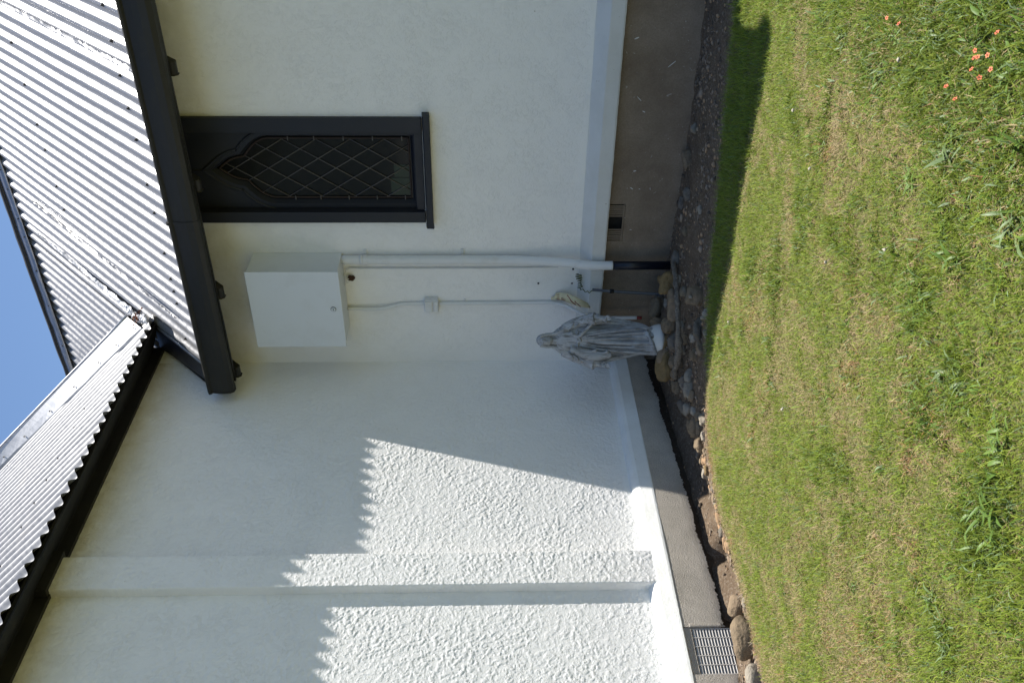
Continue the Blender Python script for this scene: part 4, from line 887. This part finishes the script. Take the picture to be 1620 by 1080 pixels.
for w_ in WG: w_.name = 'weed_leaf'
WD = [(3.363, -3.045, 1, 'upper right corner of the lawn by the orange flowers'), (3.331, -3.214, .9, 'just below the cluster of orange flowers'), (3.06, -3.063, 1, 'left of the cluster of orange flowers'), (3.091, -2.556, .8, 'beside the two upper orange flowers'), (3.217, -2.594, .7, 'above the two upper orange flowers'),
 (3.275, -2.825, .7, 'between the orange flower groups'), (2.65, -3.126, .9, 'middle of the lawn, under the white specks'), (2.419, -3.317, .8, 'centre of the lawn, pale leaves'), (2.584, -3.41, .9, 'right of the pale centre weed'), (2.452, -3.727, 1.1, 'broad clump near the lower middle'), (2.347, -3.733, .9, 'beside the broad lower middle clump'),
 (2.012, -3.786, .7, 'lowest weed towards the picture corner'), (3.203, -3.338, 1, 'nearest weed under the orange flowers'), (3.034, -2.398, .6, 'small weed above the flower pair'), (3.065, -2.186, .6, 'weed high on the lawn near the shadow tip'), (2.035, -2.116, .5, 'small weed near the shaded verge'), (2.01, -1.98, .5, 'smallest weed at the shade edge'),
 (3.053, -3.417, 1, 'near weed at the picture margin'), (1.63, -3.322, .5, 'lone weed on the left part of the lawn'), (2.611, -3.677, .8, 'near weed at the margin left of the large clump'), (2.036, -3.684, .6, 'weed on the dry patch by the near margin'), (2.85, -3.25, .8, 'weed midway between flowers and centre'), (2.9, -2.9, .7, 'weed left of the single lowest flower'), (1.9, -3.0, .5, 'sparse weed in the dry middle strip')]
for i, (x, y, sc_, where) in enumerate(WD):
    P = []; nl = rr.randint(26, 40)
    z = float(lawn_z(np.array([x]), np.array([y]))[0])
    for k in range(nl):
        L_ = rr.uniform(.028, .082)*sc_; P.append(leaf((max(-.05, min(.05, rr.gauss(0, .03)))*sc_, max(-.05, min(.05, rr.gauss(0, .03)))*sc_, .0), rr.uniform(0, 6.28), L_, L_*rr.uniform(.09, .20), rr.uniform(.2, 1.0), rr.uniform(.3, 1.6)))
    o = mk('weed', *join(P), WG[i % 3], None, True, (x, y, z)); tag(o, 'leafy green weed, '+where, 'weed', 'broad leaved weeds growing in the lawn')
M['petal'] = m_plain('scarlet_orange_petal', (.68, .17, .08), .6); M['eye'] = m_plain('flower_eye', (.25, .02, .06), .6); M['stem'] = m_plain('flower_stem', (.10, .17, .03), .6); M['seed'] = m_plain('dry_seed_head', (.42, .38, .30), .9)
FL = [(3.243, -2.554, 'upper of the two orange flowers set apart'), (3.255, -2.645, 'lower of the two orange flowers set apart'), (3.393, -3.149, 'orange flower farthest right near the picture margin'), (3.332, -3.091, 'topmost orange flower of the tight cluster'), (3.31, -3.08, 'leftmost orange flower of the tight cluster'), (3.322, -3.109, 'middle orange flower of the tight cluster'),
 (3.335, -3.133, 'tall double orange bloom right of the cluster middle'), (3.288, -3.096, 'lower left orange flower of the tight cluster'), (3.317, -3.176, 'lower right orange flower of the tight cluster'), (3.284, -3.14, 'lowest orange flower of the tight cluster'), (3.206, -2.993, 'side turned orange flower between the groups'), (3.198, -3.057, 'open five petalled orange flower away from the cluster')]
pv = []
for k in range(5):
    a = k*2*math.pi/5; d = Vector((math.cos(a), math.sin(a), 0)); s = Vector((-d.y, d.x, 0)); d *= .82; s *= .82; pv.append(([d*.001, d*.0045-s*.0030+Vector((0, 0, .0015)), d*.0078-s*.0018+Vector((0, 0, .0016)), d*.0078+s*.0018+Vector((0, 0, .0016)), d*.0045+s*.0030+Vector((0, 0, .0015))], [(0, 1, 2, 3, 4)]))
pj = join(pv)
for i, (x, y, lab) in enumerate(FL):
    z = float(lawn_z(np.array([x]), np.array([y]))[0])+.001
    f_ = empty('flower', (x, y, z), lab, 'flower', 'small orange flowers in the lawn'); h = rr.uniform(.030, .042)
    a = mk('petals', *pj, M['petal'], f_, False, (0, 0, h)); a.rotation_euler = (rr.uniform(.2, .9), rr.uniform(-.2, .5), rr.uniform(0, 1)+.6)
    b = mk('stem', *tube([(0, 0, 0), (.002, .001, h*.6), (0, 0, h)], .0007, 5), M['stem'], f_, True)
    c = mk('eye', *ell((0, 0, .002), (.0014, .0014, .0012), 0, 8), M['eye'], a, True)
SH = [(3.163, -2.677, 'pale seed head lying close to the flower pair'), (2.603, -2.221, 'white seed head on the upper lawn nearer the shadow'), (2.699, -1.918, 'white seed head nearest the eave shadow'), (1.692, -2.496, 'bent seed head on a long stalk left of centre'), (2.406, -2.545, 'cream seed head in the middle of the lawn'), (2.676, -2.913, 'cream seed head right of the lawn centre'), (1.504, -1.633, 'cream speck of a seed head near the soil edge')]
for x, y, lab in SH:
    z = float(lawn_z(np.array([x]), np.array([y]))[0])
    e_ = empty('seed_head', (x, y, z), lab, 'seed head', 'dried seed heads in the grass')
    rock('head', .0062, .005, .0045, (0, 0, .026), M['seed'], None, None, parent=e_, amp=.5, sub=2); mk('stalk', *tube([(.0, .0, 0), (.01, .004, .014), (0, 0, .026)], .0009, 5), M['seed'], e_, True)
